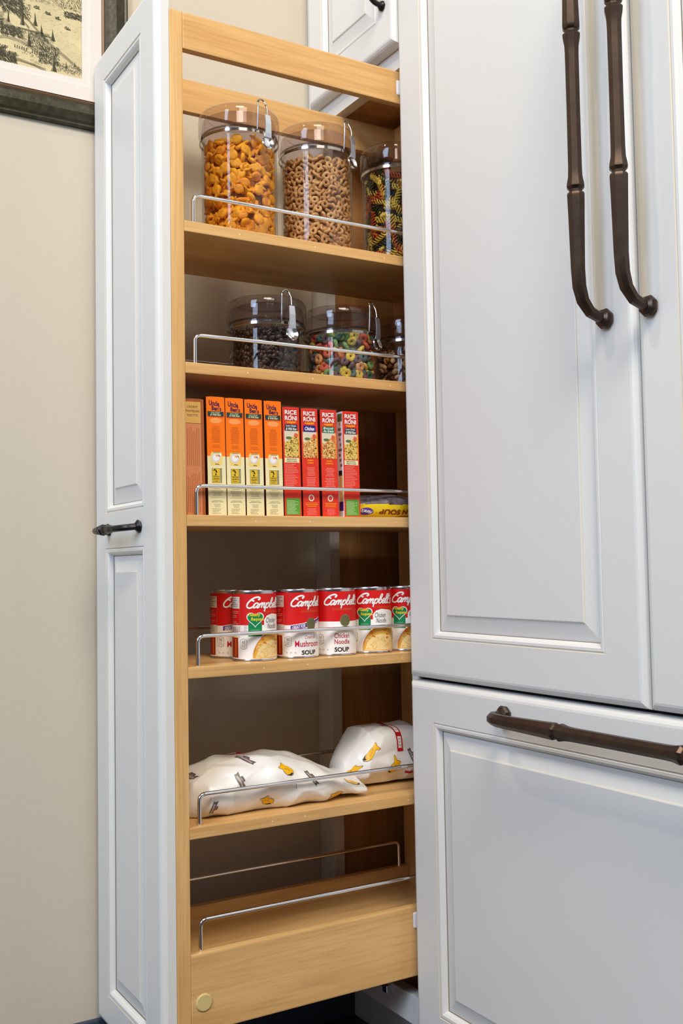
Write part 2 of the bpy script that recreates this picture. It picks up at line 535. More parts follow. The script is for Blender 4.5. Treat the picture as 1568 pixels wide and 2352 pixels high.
# ================================================================== PULL-OUT PANTRY
pull = thing('pull_out_pantry', 'tall maple pull-out pantry rack with white front panel, slid out of the cabinet', 'pull-out pantry', (-.1, -.13, .17))
pinv = Matrix.Translation((.1, .13, -.17))
def pp(o):
    o.parent = pull; o.matrix_parent_inverse = pinv; return o
def pbox(name, dims, m, bev=.0015):
    return pp(boxobj(name, dims, m, None, bev))
fp = pp(obj('front_panel', bmesh.new(), M_paint)); fp['label'] = 'off-white painted front panel with two raised fields'
door('door_frame', 'raised_panel', -.282, .0, .106, 1.627, -.412, .0205, [(-.2265, -.0585, .888, 1.577), (-.2265, -.0585, .156, .834)], fp)
bm = bmesh.new(); small_pull(bm, (-.208, -.412, .862), (-.074, -.412, .862), (0, -.031, -.003), .0048)
o = obj('handle', bm, M_black_iron, fp, True, .6); o['label'] = 'small black iron bow handle'
pbox('front_board', (-.2, 0, -.391, -.371, .165, 1.5905), M_wood_z)
pbox('rear_board', (-.2, 0, .115, .135, .165, 1.5905), M_wood_z)
for x0, x1 in ((-.013, 0), (-.2, -.187)):
    pbox('top_rail', (x0, x1, -.371, .115, 1.5375, 1.5905), M_wood_y, .002)
for x0, x1 in ((-.013, 0), (-.2, -.187)):
    pbox('side_rail', (x0, x1, -.371, .115, .172, .277), M_wood_y, .002)
pbox('bottom_deck', (-.187, -.013, -.371, .115, .232, .247), M_wood_y, .0005)
SH = [1.290, 1.089, .875, .665, .447]
for z in SH:
    s = pbox('shelf', (-.2, 0, -.371, .115, z - .0158, z), M_wood_y, .0015)
M_putty = mat('brad_putty', srgb(240, 214, 168), .5)
for k, z in enumerate(SH):
    bm = bmesh.new()
    for y in (-.285 + .01 * k, -.16 - .008 * k, -.035 + .006 * k):
        r = bmesh.ops.create_circle(bm, cap_ends=True, segments=8, radius=.0012, matrix=Matrix.Translation((.0002, y, z - .008)) @ Matrix.Rotation(PI / 2, 4, 'Y'))
    o = pp(obj('nail_filler', bm, M_putty)); o['kind'] = 'stuff'
def wire_rail(x, z):
    bm = bmesh.new()
    pts = round_path([(x, -.3525, z - .004), (x, -.3525, z + .0415), (x, .0965, z + .0415), (x, .0965, z - .004)], .010, 6)
    sweep(bm, pts, .0029, 12, up=(1, 0, 0))
    pp(obj('wire_rail', bm, M_chrome, None, True, .9))
for z in SH + [.277]:
    for x in (-.0095, -.1905): wire_rail(x, z)
bm = bmesh.new(); sweep(bm, [(0, -.3525, .2115), (.0012, -.3525, .2115), (.002, -.3525, .2115)], [.0118, .0118, .0105], 28)
o = pp(obj('screw_cap', bm, M_cap)); o['label'] = 'pale yellow plastic screw cap'

# ================================================================== REFRIGERATOR WITH CABINET PANELS
fr = thing('panelled_refrigerator', 'large built-in refrigerator with white raised-panel doors and long dark bronze handles', 'refrigerator', (.5, .3, 0))
finv = Matrix.Translation((-.5, -.3, 0))
def ff(o): o.parent = fr; o.matrix_parent_inverse = finv; return o
ff(boxobj('body', (.0235, .985, .004, .60, .0, 2.0), M_gap, None, .001))
ld = ff(obj('left_door', bmesh.new(), M_paint))
door('door_frame', 'raised_panel', .0225, .4965, .631, 1.97, -.020, .022, [(.083, .434, .690, 1.90)], ld)
rd = ff(obj('right_door', bmesh.new(), M_paint))
door('door_frame', 'raised_panel', .4995, .9735, .631, 1.97, -.020, .022, [(.560, .911, .690, 1.90)], rd)
dr = ff(obj('freezer_drawer', bmesh.new(), M_paint))
door('drawer_frame', 'raised_panel', .0225, .9735, .09, .6255, -.020, .022, [(.083, .911, .143, .568)], dr)
def long_handle(name, p0, along, parent, L=.488, off=.045):
    """octagonal turned bar with two collars, feet at both ends"""
    bm = bmesh.new(); p0 = Vector(p0); al = Vector(along); out = Vector((0, -1, 0))
    prof = []
    for s, o_, r in ((0, 0, .0062), (.001, .30, .0064), (.006, .62, .0072), (.018, .86, .0080), (.034, .97, .0086), (.055, 1.0, .0088), (.085, 1.0, .0094),
                     (.120, 1.0, .0102), (.1405, 1.0, .0108), (.1430, 1.0, .0108), (.1450, 1.0, .0098), (.1462, 1.0, .0080), (.1490, 1.0, .0080), (.1504, 1.0, .0096), (.1524, 1.0, .0110),
                     (.1560, 1.0, .0106), (.1640, 1.0, .0090), (.1750, 1.0, .0086), (.244, 1.0, .0084)):
        prof.append((s, o_, r))
    prof += [(L - s, o_, r) for s, o_, r in prof[-2::-1]]
    pts = [p0 + al * s + out * (o_ * off) for s, o_, r in prof]
    sweep(bm, pts, [r for s, o_, r in prof], 8, up=(1, 0, 0) if al.z else (0, 0, 1), phase=PI / 8)
    for s in (0, L):
        c = p0 + al * s
        sweep(bm, [c, c + out * .003, c + out * .006, c + out * .0095, c + out * .012], [.0098, .0122, .0126, .0108, .0066], 8, up=(1, 0, 0), phase=PI / 8)
    o = obj('handle', bm, M_bronze, parent, True, .45); o['label'] = 'long octagonal dark bronze bar handle'
    return o
long_handle('h', (.4545, -.020, 1.0885), (0, 0, 1), ld)
long_handle('h', (.5225, -.020, 1.0885), (0, 0, 1), rd)
long_handle('h', (.2500, -.020, .5985), (1, 0, 0), dr)
dr.children[-1]['label'] = 'long horizontal dark bronze bar handle'

# ================================================================== PICTURE ON THE WALL
pic = thing('framed_engraving', 'framed black engraving of an old harbour town with white mat, hanging on the left wall', 'picture', (XW, -.75, 1.52))
iv = Matrix.Translation((-XW, .75, -1.52))
def pc(o): o.parent = pic; o.matrix_parent_inverse = iv; return o
PY0, PY1, PZ0, PZ1 = -1.10, -.349, 1.521, 2.05
M_fr = mat('frame_dark_wood', srgb(58, 55, 38), .38, spec=.35, bump=.25, bscale=120, mottle=.4, mscale=90)
M_frb = mat('frame_bronze_edge', srgb(92, 66, 44), .4, metal=.3)
M_mat = mat('mat_board', srgb(222, 214, 207), .8)
M_paper = mat('engraving_paper', srgb(206, 192, 150), .85, mottle=.10, mscale=30)
bm = bmesh.new()
prof = [(0, 0, 0), (0, .014, 0), (.003, .018, 0), (.006, .016, 0), (.010, .022, 0), (.022, .030, 0), (.034, .026, 0), (.040, .018, 0), (.042, .019, 1), (.045, .017, 1), (.048, .010, 1), (.048, .003, 1)]
prev = None
for w, d, mi in prof:
    r = [bm.verts.new((XW + d * .45, y, z)) for y, z in ((PY0 + w, PZ0 + w), (PY1 - w, PZ0 + w), (PY1 - w, PZ1 - w), (PY0 + w, PZ1 - w))]
    if prev:
        for i in range(4): bm.faces.new((prev[i], prev[(i + 1) % 4], r[(i + 1) % 4], r[i])).material_index = mi
    prev = r
bmesh.ops.recalc_face_normals(bm, faces=bm.faces)
pc(obj('frame', bm, [M_fr, M_frb]))
AY0, AY1, AZ0, AZ1 = -1.02, -.427, 1.6025, 1.97
bm = bmesh.new()
prev = None
for y0, y1, z0, z1, d in ((PY0 + .046, PY1 - .046, PZ0 + .046, PZ1 - .046, .008), (AY0 - .012, AY1 + .012, AZ0 - .012, AZ1 + .012, .0082), (AY0 - .011, AY1 + .011, AZ0 - .011, AZ1 + .011, .0064),
                          (AY0 - .001, AY1 + .001, AZ0 - .001, AZ1 + .001, .0064), (AY0, AY1, AZ0, AZ1, .005)):
    r = [bm.verts.new((XW + d, y, z)) for y, z in ((y0, z0), (y1, z0), (y1, z1), (y0, z1))]
    if prev:
        for i in range(4): bm.faces.new((prev[i], prev[(i + 1) % 4], r[(i + 1) % 4], r[i]))
    prev = r
bmesh.ops.recalc_face_normals(bm, faces=bm.faces)
pc(obj('mat_board', bm, M_mat))
# the engraving: only the lower right corner shows
K_ink = mat('engraving_ink', srgb(62, 60, 44), .9)
K_ink2 = mat('engraving_ink_light', srgb(120, 114, 84), .9)
P = Print(); rg = random.Random(5)
W_, H_ = (AY1 - AY0) * 1000, (AZ1 - AZ0) * 1000      # 593 x 367 mm, u from left, v from bottom; the visible part is u > 480, v < 140
P.rect(0, 0, W_, H_, M_paper, 0)
U = lambda u: W_ - 130 + u                            # local u 0..130 in the visible corner
def hatch(x0, y0, x1, y1, n, ln, ang, w=.35, m=None, jit=.3):
    for i in range(n):
        x, y = rg.uniform(x0, x1), rg.uniform(y0, y1); a = ang + rg.uniform(-jit, jit); l = ln * rg.uniform(.5, 1.3)
        P.stroke([(U(x), y), (U(x + l * math.cos(a)), y + l * math.sin(a))], w * rg.uniform(.6, 1.4), m or K_ink, 1 + rg.random(), sm=False)
def spire(x, y, h, w):
    P.poly([(U(x - w * .12), y), (U(x - w * .05), y + h * .55), (U(x), y + h), (U(x + w * .28), y + h * .35), (U(x + w * .55), y)], K_ink, 2)
    P.poly([(U(x - w * .5), y), (U(x - w * .12), y + h * .35), (U(x - w * .02), y + h * .8), (U(x - w * .12), y)], K_ink2, 2)
def wallrun(pts, th, n):
    for k in range(n):
        o_ = k * th / n
        P.stroke([(U(x), y - o_) for x, y in pts], .3, K_ink, 1.5)
# water ripples
hatch(45, 60, 128, 140, 420, 3, .1, .16, K_ink2, .5)
hatch(60, 20, 128, 60, 160, 2.5, .1, .16, K_ink2, .5)
hatch(5, 22, 75, 60, 260, 2.4, -.4, .22, K_ink2, 1.4)
# causeway and quays
wallrun([(55, 62), (75, 50), (95, 38), (118, 23), (130, 14)], 6, 7)
wallrun([(30, 92), (45, 78), (62, 62), (76, 50)], 5, 6)
wallrun([(0, 108), (14, 94), (30, 80), (45, 66)], 5, 6)
wallrun([(0, 74), (14, 66), (30, 56)], 9, 9)
wallrun([(28, 62), (48, 61), (62, 60), (80, 58)], 3, 5)
wallrun([(-6, 37), (6, 42), (24, 42), (40, 38), (56, 31), (68, 26)], 5, 6)
wallrun([(-6, 19), (14, 12), (34, 10), (56, 6), (72, 1)], 4, 6)
for i in range(40):
    P.rect(U(2 + i * 1.75), 7.5 - i * .12, U(2.8 + i * 1.75), 9.3 - i * .12, K_ink, 2)
    P.rect(U(34 + i * 1.1), 59.5, U(34.5 + i * 1.1), 61.5, K_ink, 2)
# roofs and crowds, drawn dense
hatch(60, 14, 92, 44, 520, 4, -1.2, .5, K_ink, .7)
hatch(84, 6, 128, 20, 260, 2.6, -1.0, .4, K_ink, .9)
hatch(44, 34, 70, 60, 330, 3.2, -1.1, .4, K_ink, .7)
hatch(0, 46, 34, 62, 460, 4, -.9, .55, K_ink, .6)
hatch(0, 84, 34, 132, 900, 7, -.8, .5, K_ink, .25)
hatch(34, 20, 84, 60, 500, 2.4, -1.2, .35, K_ink, 1.2)
hatch(46, 6, 84, 24, 160, 2.4, -.2, .3, K_ink2, .6)
hatch(28, 78, 46, 104, 220, 3, -1.2, .45, K_ink, .6)
hatch(-4, 2, 24, 20, 300, 6, -.9, .5, K_ink, .2)
hatch(100, 98, 130, 108, 260, 4, -.5, .5, K_ink, .3)
hatch(36, 112, 100, 134, 300, 5, -.7, .35, K_ink2, .3)
hatch(96, 112, 130, 134, 260, 3, -1.3, .4, K_ink, .4)
for x, y in ((106, 78), (74, 95), (90, 91), (56, 100), (118, 100)):
    hatch(x - 4, y - 1, x + 4, y + 2, 30, 2.4, 1.2, .5, K_ink, .6)
    P.poly([(U(x - 5), y), (U(x), y - 1.6), (U(x + 7), y - 1.2), (U(x + 5), y + .4)], K_ink, 2)
for k in range(13):
    x = 22 + k * 3.6 + (6 if k > 5 else 0); y = 27 - k * .35
    P.poly([(U(x), y), (U(x + 1.4), y), (U(x + 1.2), y + 4.6), (U(x + .5), y + 5.6), (U(x), y + 4)], K_ink, 2)
    P.rect(U(x + 1.2), y - .4, U(x + 4), y, K_ink2, 2)
for x, y, h, w in ((82, 52, 20, 9), (64, 56, 20, 9), (54, 70, 24, 8), (44, 34, 30, 8), (84, 2, 26, 10), (34, 66, 44, 7), (12, 66, 22, 6), (118, 18, 9, 4), (104, 12, 12, 5)):
    spire(x, y, h, w)
# the town carries on over the rest of the sheet, varied by mirroring and shifting
corner = [it for it in P.items[1:]]
for (du, dv, mir) in ((-124, 8, 1), (-248, 0, 0), (-372, 12, 1), (-20, 134, 1), (-146, 130, 0), (-270, 138, 1), (-394, 128, 0), (-130, 228, 1)):
    for vs, fs, m, lay in corner:
        q = [(((2 * W_ - 130 - u) if mir else u) + du, v + dv) for u, v in vs]
        if min(p[0] for p in q) > 1 and max(p[0] for p in q) < W_ - 1 and min(p[1] for p in q) > 1 and max(p[1] for p in q) < H_ - 1:
            P.items.append((q, fs, m, lay))
pc(P.build('engraving', lambda u, v, off: (XW + .0045 + off * .5, AY0 + u / 1000, AZ0 + v / 1000)))

# ================================================================== CANISTERS
def ringtube(bm, R, z, r, n=56, m=8):
    lathe(bm, [(R + r * math.cos(2 * PI * k / m), z + r * math.sin(2 * PI * k / m)) for k in range(m)], n, closed=True)
def canister(x, y, z, H, ang, label, group):
    t = thing('clamp_lid_canister', label, 'canister', (x, y, z), group)
    hb = H - .052           # height where the body neck begins
    bm = bmesh.new()
    lathe(bm, [(0, 0), (.050, 0), (.0555, .0015), (.0580, .006), (.0580, hb), (.0592, hb + .003), (.0600, hb + .008), (.0600, hb + .014), (.0570, hb + .015),
               (.0565, hb + .012), (.0555, hb), (.0555, .008), (.052, .0045), (0, .0042)], 72)
    obj('jar_body', bm, M_jar, t, True, .7)
    bm = bmesh.new()
    lathe(bm, [(0, hb + .016), (.0565, hb + .016), (.0610, hb + .0165), (.0622, hb + .019), (.0625, H - .012), (.0618, H - .007), (.0590, H - .003), (.0550, H - .0008),
               (.0500, H), (.0490, H - .003), (.0300, H - .0045), (0, H - .005)], 72)
    # hollow underside of the thick clear lid
    lathe(bm, [(0, H - .011), (.050, H - .011), (.0565, H - .014), (.0585, hb + .020), (.0560, hb + .0165)], 72)
    obj('lid', bm, M_lid, t, True, .7)
    bm = bmesh.new(); ringtube(bm, .0572, hb + .0155, .0016); obj('gasket', bm, M_gasket, t, True)
    bm = bmesh.new()
    lathe(bm, [(.0604, hb + .006), (.0610, hb + .0064), (.0610, hb + .0106), (.0604, hb + .011), (.0601, hb + .0085)], 72, closed=True)
    obj('clamp_band', bm, M_wire, t, True, .7)
    # wire bail and lever on the side that faces the room
    c, s = math.cos(ang), math.sin(ang)
    def loc(r, w, zz): return (r * c - w * s, r * s + w * c, zz)
    bm = bmesh.new()
    pts = [loc(.0635, -.0085, hb + .008), loc(.0650, -.0085, hb + .022), loc(.0655, -.0080, H - .006), loc(.0640, -.0075, H + .0005), loc(.0622, -.0050, H + .0010), loc(.0612, -.0040, H + .0040),
           loc(.0612, .0005, H + .0066), loc(.0615, .0050, H + .0045), loc(.0632, .0066, H - .0005), loc(.0655, .0075, H - .006), loc(.0680, .0070, H - .020)]
    sweep(bm, catmull(pts, 4), .0012, 8); obj('bail_wire', bm, M_wire, t, True)
    lv = obj('lever', bmesh.new(), M_lever, t)
    bm = bmesh.new()
    sec = [(.0685, H - .019, .0046), (.0702, H - .032, .0050), (.0698, H - .047, .0054), (.0684, H - .053, .0066)]
    prev = None
    for r, zz, w in sec:
        rg_ = [bm.verts.new(loc(r + dr_, w0 + .0065, zz)) for dr_, w0 in ((0, -w), (.0012, -w), (.0012, w), (0, w))]
        if prev:
            for i in range(4): bm.faces.new((prev[i], prev[(i + 1) % 4], rg_[(i + 1) % 4], rg_[i]))
        else: bm.faces.new(rg_)
        prev = rg_
    bm.faces.new(prev[::-1])
    bmesh.ops.recalc_face_normals(bm, faces=bm.faces)
    obj('lever_strap', bm, M_lever, lv)
    bm = bmesh.new()
    ctr = Vector(loc(.0672, .0068, H - .061)); nrm = Vector((c * .96, s * .96, .25)).normalized()
    side = Vector((-s, c, 0)); upv = nrm.cross(side)
    rings = []
    for rr, dd in ((.0042, .0000), (.0056, .0004), (.0078, .0018), (.0094, .0026), (.0103, .0014), (.0100, -.0002), (.0080, -.0002)):
        rings.append([bm.verts.new(ctr + nrm * dd + (side * math.cos(2 * PI * k / 28) + upv * 1.1 * math.sin(2 * PI * k / 28)) * rr) for k in range(28)])
    for a, b in zip(rings, rings[1:]):
        for k in range(28): bm.faces.new((a[k], a[(k + 1) % 28], b[(k + 1) % 28], b[k]))
    bm.faces.new(rings[0]); bm.faces.new(rings[-1][::-1])
    bmesh.ops.recalc_face_normals(bm, faces=bm.faces)
    obj('lever_ring', bm, M_chrome, lv, True, .8)
    return t
TZ, LZ = SH[0] + .0003, SH[1] + .0003
HT, HL = .2060, .1215
JARS = [(-.085, -.244, TZ, HT, .13, 'tall clear clamp-lid canister of orange fish crackers, first on the top shelf', 'tall canisters on the top shelf'),
        (-.085, -.107, TZ, HT, .36, 'tall clear clamp-lid canister of plain oat rings, second on the top shelf', 'tall canisters on the top shelf'),
        (-.085, .0486, TZ, HT, .50, 'tall clear clamp-lid canister of tricolour spiral pasta, cut off by the refrigerator', 'tall canisters on the top shelf'),
        (-.085, -.2008, LZ, HL, .02, 'short clear clamp-lid canister of dark coffee beans, first on the second shelf', 'short canisters on the second shelf'),
        (-.085, -.066, LZ, HL, .35, 'short clear clamp-lid canister of multicoloured cereal rings, middle of the second shelf', 'short canisters on the second shelf'),
        (-.085, .066, LZ, HL, .50, 'short clear clamp-lid canister of granola, half hidden by the refrigerator', 'short canisters on the second shelf')]
for j in JARS: canister(*j)

# ------------------------------------------------------------------ canister contents
def mesh_of(bm, name, m, smooth=True):
    me = bpy.data.meshes.new(name); bm.to_mesh(me); bm.free(); me.materials.append(m)
    for p in me.polygons: p.use_smooth = smooth
    return me
def fish_mesh(m, s=1.0):
    half = [(10.5, 0), (9.6, 2.2), (7.4, 5.0), (3.8, 6.8), (-.2, 6.6), (-3.6, 4.4), (-5.2, 2.9), (-7.0, 4.4), (-9.6, 6.6), (-10.2, 4.8), (-9.2, 1.6), (-8.6, 0)]
    out = half + [(x, -y) for x, y in half[-2:0:-1]]
    bm = bmesh.new(); rings = []
    for z, k in ((-2.9, .35), (-2.5, .72), (-1.2, .95), (1.2, .95), (2.5, .72), (2.9, .35)):
        ring = []
        for x, y in out:
            fx = (x - 1.5) * k + 1.5 if x > -4.5 else x * (.5 + .5 * k) if k > .6 else x * .55
            ring.append(bm.verts.new((fx * .001 * s, y * k * .001 * s, z * (1 if x > -5 else .6) * .001 * s)))
        rings.append(ring)
    n = len(out)
    for a, b in zip(rings, rings[1:]):
        for i in range(n): bm.faces.new((a[i], a[(i + 1) % n], b[(i + 1) % n], b[i]))
    bm.faces.new(rings[0][::-1]); bm.faces.new(rings[-1])
    return mesh_of(bm, 'fish_cracker', m)
def ring_mesh(m, R, r, name, n=20, k=9):
    bm = bmesh.new()
    lathe(bm, [(R + r * math.cos(2 * PI * i / k), r * .92 * math.sin(2 * PI * i / k)) for i in range(k)], n, closed=True)
    for v in bm.verts:
        a = math.atan2(v.co.y, v.co.x); v.co *= 1 + .05 * math.sin(2 * a + 1) + .03 * math.sin(5 * a)
    return mesh_of(bm, name, m)
def spiral_mesh(m):
    """fusilli: three thin blades twisted round an axis"""
    bm = bmesh.new(); L, N, R = .034, 44, .0052
    for b in range(3):
        pr = None
        for i in range(N + 1):
            a = b * 2 * PI / 3 + i / N * 2 * PI * 2.3; x = -L / 2 + L * i / N
            rr = R * (1 + .06 * math.sin(i))
            c, s = math.cos(a), math.sin(a)
            th = .00075
            v = [bm.verts.new((x - th, c * .0008, s * .0008)), bm.verts.new((x - th, c * rr, s * rr)), bm.verts.new((x + th, c * rr, s * rr)), bm.verts.new((x + th, c * .0008, s * .0008))]
            if pr:
                for q in range(4): bm.faces.new((pr[q], pr[(q + 1) % 4], v[(q + 1) % 4], v[q]))
            else: bm.faces.new(v)
            pr = v
        bm.faces.new(pr[::-1])
    bmesh.ops.recalc_face_normals(bm, faces=bm.faces)
    return mesh_of(bm, 'spiral_pasta', m, True)
def bean_mesh(m, a=.0058, b=.0042, c=.0026, name='bean'):
    bm = bmesh.new(); bmesh.ops.create_icosphere(bm, subdivisions=2, radius=1)
    for v in bm.verts: v.co = Vector((v.co.x * a, v.co.y * b, v.co.z * c * (1.3 if v.co.z > 0 else .8)))
    return mesh_of(bm, name, m)

RI = .0553
def place(me, cx, cy, cz, th, z, tiltmax, spin, depth=0.0, flat=.5, rnd=random):
    """transform that seats a piece against the inner wall at angle th"""
    rad = Vector((math.cos(th), math.sin(th), 0)); tan = Vector((-math.sin(th), math.cos(th), 0)); up = Vector((0, 0, 1))
    n = rad
    if rnd.random() > flat:
        n = (rad * rnd.uniform(-.1, .9) + tan * rnd.uniform(-tiltmax, tiltmax) + up * rnd.uniform(-1.1, 1.1)).normalized()
    else:
        n = (rad + tan * rnd.uniform(-.3, .3) + up * rnd.uniform(-.3, .3)).normalized()
    a = n.orthogonal().normalized(); b = n.cross(a)
    ph = rnd.uniform(0, 2 * PI) if spin is None else spin
    x = a * math.cos(ph) + b * math.sin(ph); y = n.cross(x)
    R = Matrix((x, y, n)).transposed()
    vs = [R @ v.co for v in me.vertices]
    r0 = RI - .002
    for _ in range(4):
        mx = max(math.hypot(rad.x * r0 + v.x, rad.y * r0 + v.y) for v in vs)
        r0 -= (mx - (RI - .0004 - depth))
    zmin = min(v.z for v in vs)
    zz = max(z, cz + .0046 - zmin)
    return Matrix.Translation(Vector((cx + rad.x * r0, cy + rad.y * r0, zz))) @ R.to_4x4()

def scatter(cx, cy, cz, zlo, zhi, th0, th1, dmin, nmax, rnd, tries=60):
    pts = []
    fails = 0
    while len(pts) < nmax and fails < nmax * tries:
        th = rnd.uniform(th0, th1); z = rnd.uniform(zlo, zhi)
        if all((RI * (th - a)) ** 2 + (z - b) ** 2 > dmin * dmin for a, b in pts): pts.append((th, z))
        else: fails += 1
    return pts

def fill_jar(j, meshes, name, label, cat, group, top, dmin, nmax, th0, th1, inner_n, flat, rnd, stuff_label, stuff_name, core_mat, wobble=.004, indiv=True):
    cx, cy, cz = j[0], j[1], j[2]
    if indiv:
        for th, z in scatter(cx, cy, cz, cz + .006, cz + top, th0, th1, dmin, nmax, rnd):
            me = rnd.choice(meshes)
            o = bpy.data.objects.new(name, me); COL.objects.link(o)
            o.matrix_world = place(me, cx, cy, cz, th, z + rnd.uniform(-1, 1) * .001, 1, None, 0, flat, rnd)
            tag(o, label(me) if callable(label) else label, cat, group(me) if callable(group) else group)
    # the rest of the filling, seen only through the gaps
    bm = bmesh.new(); mats = []
    for m_ in [me.materials[0] for me in meshes] + [core_mat]:
        if m_ not in mats: mats.append(m_)
    for i in range(inner_n):
        me = rnd.choice(meshes); k = mats.index(me.materials[0])
        th = rnd.uniform(0, 2 * PI); z = cz + rnd.uniform(.006, top + .002)
        dep = rnd.choice((.0015, .005, .009)) if not indiv else rnd.choice((.005, .008, .012))
        if indiv and not (th0 < (th if th < PI else th - 2 * PI) < th1): dep = rnd.choice((.0, .004))
        T = place(me, cx, cy, cz, th, z, 1, None, dep, flat, rnd)
        n0 = len(bm.verts); f0 = len(bm.faces)
        bm.from_mesh(me); bm.verts.ensure_lookup_table(); bm.faces.ensure_lookup_table()
        for v in bm.verts[n0:]: v.co = T @ v.co
        for f in bm.faces[f0:]: f.material_index = k
    f0 = len(bm.faces)
    # solid core; the shade materials put the darkness between pieces into its colour
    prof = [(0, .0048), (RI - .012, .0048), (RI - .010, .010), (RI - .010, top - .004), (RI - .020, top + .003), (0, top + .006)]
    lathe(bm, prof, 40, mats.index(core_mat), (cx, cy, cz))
    bm.faces.ensure_lookup_table()
    for f in bm.faces: f.smooth = True
    me = bpy.data.meshes.new(stuff_name); bm.to_mesh(me); bm.free()
    for m_ in mats: me.materials.append(m_)
    o = bpy.data.objects.new(stuff_name, me); COL.objects.link(o)
    tag(o, stuff_label, cat, None, 'stuff')
    return o

r1 = random.Random(11)
M_cr = [mat('cracker_orange', srgb(246, 168, 18), .6, bump=.3, bscale=500, mottle=.18, mscale=120), mat('cracker_orange_baked', srgb(236, 148, 14), .6, bump=.3, bscale=500, mottle=.2, mscale=120)]
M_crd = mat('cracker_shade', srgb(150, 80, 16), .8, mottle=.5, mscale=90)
fishes = [fish_mesh(M_cr[0], 1.18), fish_mesh(M_cr[1], 1.10), fish_mesh(M_cr[0], 1.24)]
A0, A1 = -2.05, 1.15
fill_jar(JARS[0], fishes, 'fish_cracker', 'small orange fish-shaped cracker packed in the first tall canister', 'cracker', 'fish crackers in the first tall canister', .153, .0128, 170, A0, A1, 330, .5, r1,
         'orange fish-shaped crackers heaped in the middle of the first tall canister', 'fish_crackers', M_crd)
M_oat = [mat('oat_ring_tan', srgb(214, 166, 108), .75, bump=.35, bscale=700, mottle=.18, mscale=160), mat('oat_ring_brown', srgb(196, 144, 88), .75, bump=.35, bscale=700, mottle=.2, mscale=160)]
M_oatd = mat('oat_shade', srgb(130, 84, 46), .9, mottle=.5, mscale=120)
oats = [ring_mesh(M_oat[0], .0042, .0026, 'oat_ring', 18, 8), ring_mesh(M_oat[1], .0040, .0026, 'oat_ring', 18, 8)]
fill_jar(JARS[1], oats, 'oat_ring', 'small tan oat cereal ring packed in the second tall canister', 'cereal', 'oat rings in the second tall canister', .150, .0078, 300, A0, A1, 620, .34, r1,
         'tan oat cereal rings heaped in the middle of the second tall canister', 'oat_rings', M_oatd)
pas = [('pale yellow', srgb(222, 192, 78)), ('orange red', srgb(196, 88, 34)), ('dark green', srgb(44, 56, 24))]
M_pas = [mat('pasta_' + n.replace(' ', '_'), c, .55, mottle=.12, mscale=80) for n, c in pas]
pm = [spiral_mesh(m) for m in M_pas]
nm = {m.name: n for m, (n, c) in zip(M_pas, pas)}
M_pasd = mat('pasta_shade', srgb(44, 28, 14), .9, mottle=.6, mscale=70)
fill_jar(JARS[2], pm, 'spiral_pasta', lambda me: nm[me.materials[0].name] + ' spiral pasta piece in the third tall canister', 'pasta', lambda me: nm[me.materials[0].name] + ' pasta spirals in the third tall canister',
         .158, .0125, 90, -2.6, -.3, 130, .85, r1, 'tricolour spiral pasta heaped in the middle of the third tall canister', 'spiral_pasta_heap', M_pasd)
M_cof = mat('coffee_bean', srgb(56, 34, 22), .4, mottle=.4, mscale=200)
bn = [bean_mesh(M_cof)]
fill_jar(JARS[3], bn, 'coffee_bean', '', 'coffee beans', None, .071, .008, 0, 0, 0, 900, .4, r1, 'dark brown coffee beans filling the first short canister', 'coffee_beans', M_cof, indiv=False)
fl = [('yellow', srgb(226, 200, 84)), ('green', srgb(128, 164, 104)), ('slate blue', srgb(84, 116, 112)), ('orange', srgb(224, 166, 110)), ('red', srgb(214, 104, 80)), ('purple', srgb(110, 88, 92))]
M_fl = [mat('cereal_' + n.replace(' ', '_'), c, .7, bump=.4, bscale=600, mottle=.2, mscale=200) for n, c in fl]
fm = [ring_mesh(m, .0048, .0036, 'cereal_ring', 20, 9) for m in M_fl]
nm2 = {m.name: n for m, (n, c) in zip(M_fl, fl)}
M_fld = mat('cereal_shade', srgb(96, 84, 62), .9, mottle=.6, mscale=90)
fill_jar(JARS[4], fm, 'cereal_ring', lambda me: nm2[me.materials[0].name] + ' fruit cereal ring in the middle short canister', 'cereal', lambda me: nm2[me.materials[0].name] + ' cereal rings in the middle short canister',
         .075, .0108, 95, A0, A1, 165, .55, r1, 'multicoloured cereal rings heaped in the middle of the second short canister', 'cereal_rings', M_fld)
gr = [srgb(176, 128, 80), srgb(110, 62, 34), srgb(70, 38, 30), srgb(206, 172, 130)]
M_gr = [mat('granola_%s' % 'abcd'[i], c, .7, mottle=.3, mscale=150) for i, c in enumerate(gr)]
gm = [bean_mesh(m, .0062, .0045, .0035, 'granola_piece') for m in M_gr]
fill_jar(JARS[5], gm, 'granola', '', 'granola', None, .066, .008, 0, 0, 0, 700, .3, r1, 'brown granola and nut pieces in the short canister beside the refrigerator', 'granola', M_gr[2], indiv=False)

# ================================================================== BOXES OF RICE
BW, BD = .0286, .128
def carton(label, group, y0, H, side_col, art, tilt=.0, x_front=-.0185, mface=None, name='rice_box'):
    t = thing(name, label, 'food box', (x_front, y0, SH[2] + .0003), group, (tilt, 0, 0))
    bm = bmesh.new(); box(bm, -BD, 0, 0, BW, 0, H, .0006)
    bm.normal_update()
    base = [side_col, mface or side_col]
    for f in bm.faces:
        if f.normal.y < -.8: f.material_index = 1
    mats = art.build('', lambda u, v, off: (.00005 + off, u / 1000, v / 1000), bm=bm, base_mats=base)
    obj('carton', bm, mats, t)
    # top flap seam
    bm = bmesh.new(); box(bm, -BD + .002, -.001, .006, BW - .002, H + .0001, H + .0006)
    obj('top_flap', bm, side_col, t)
    return t
KOd = ink('orange_dark', 196, 82, 8); KOr = ink('box_orange', 255, 120, 4); KUb = ink('logo_violet', 66, 22, 62); Kband = ink('band_green_black', 44, 62, 56)
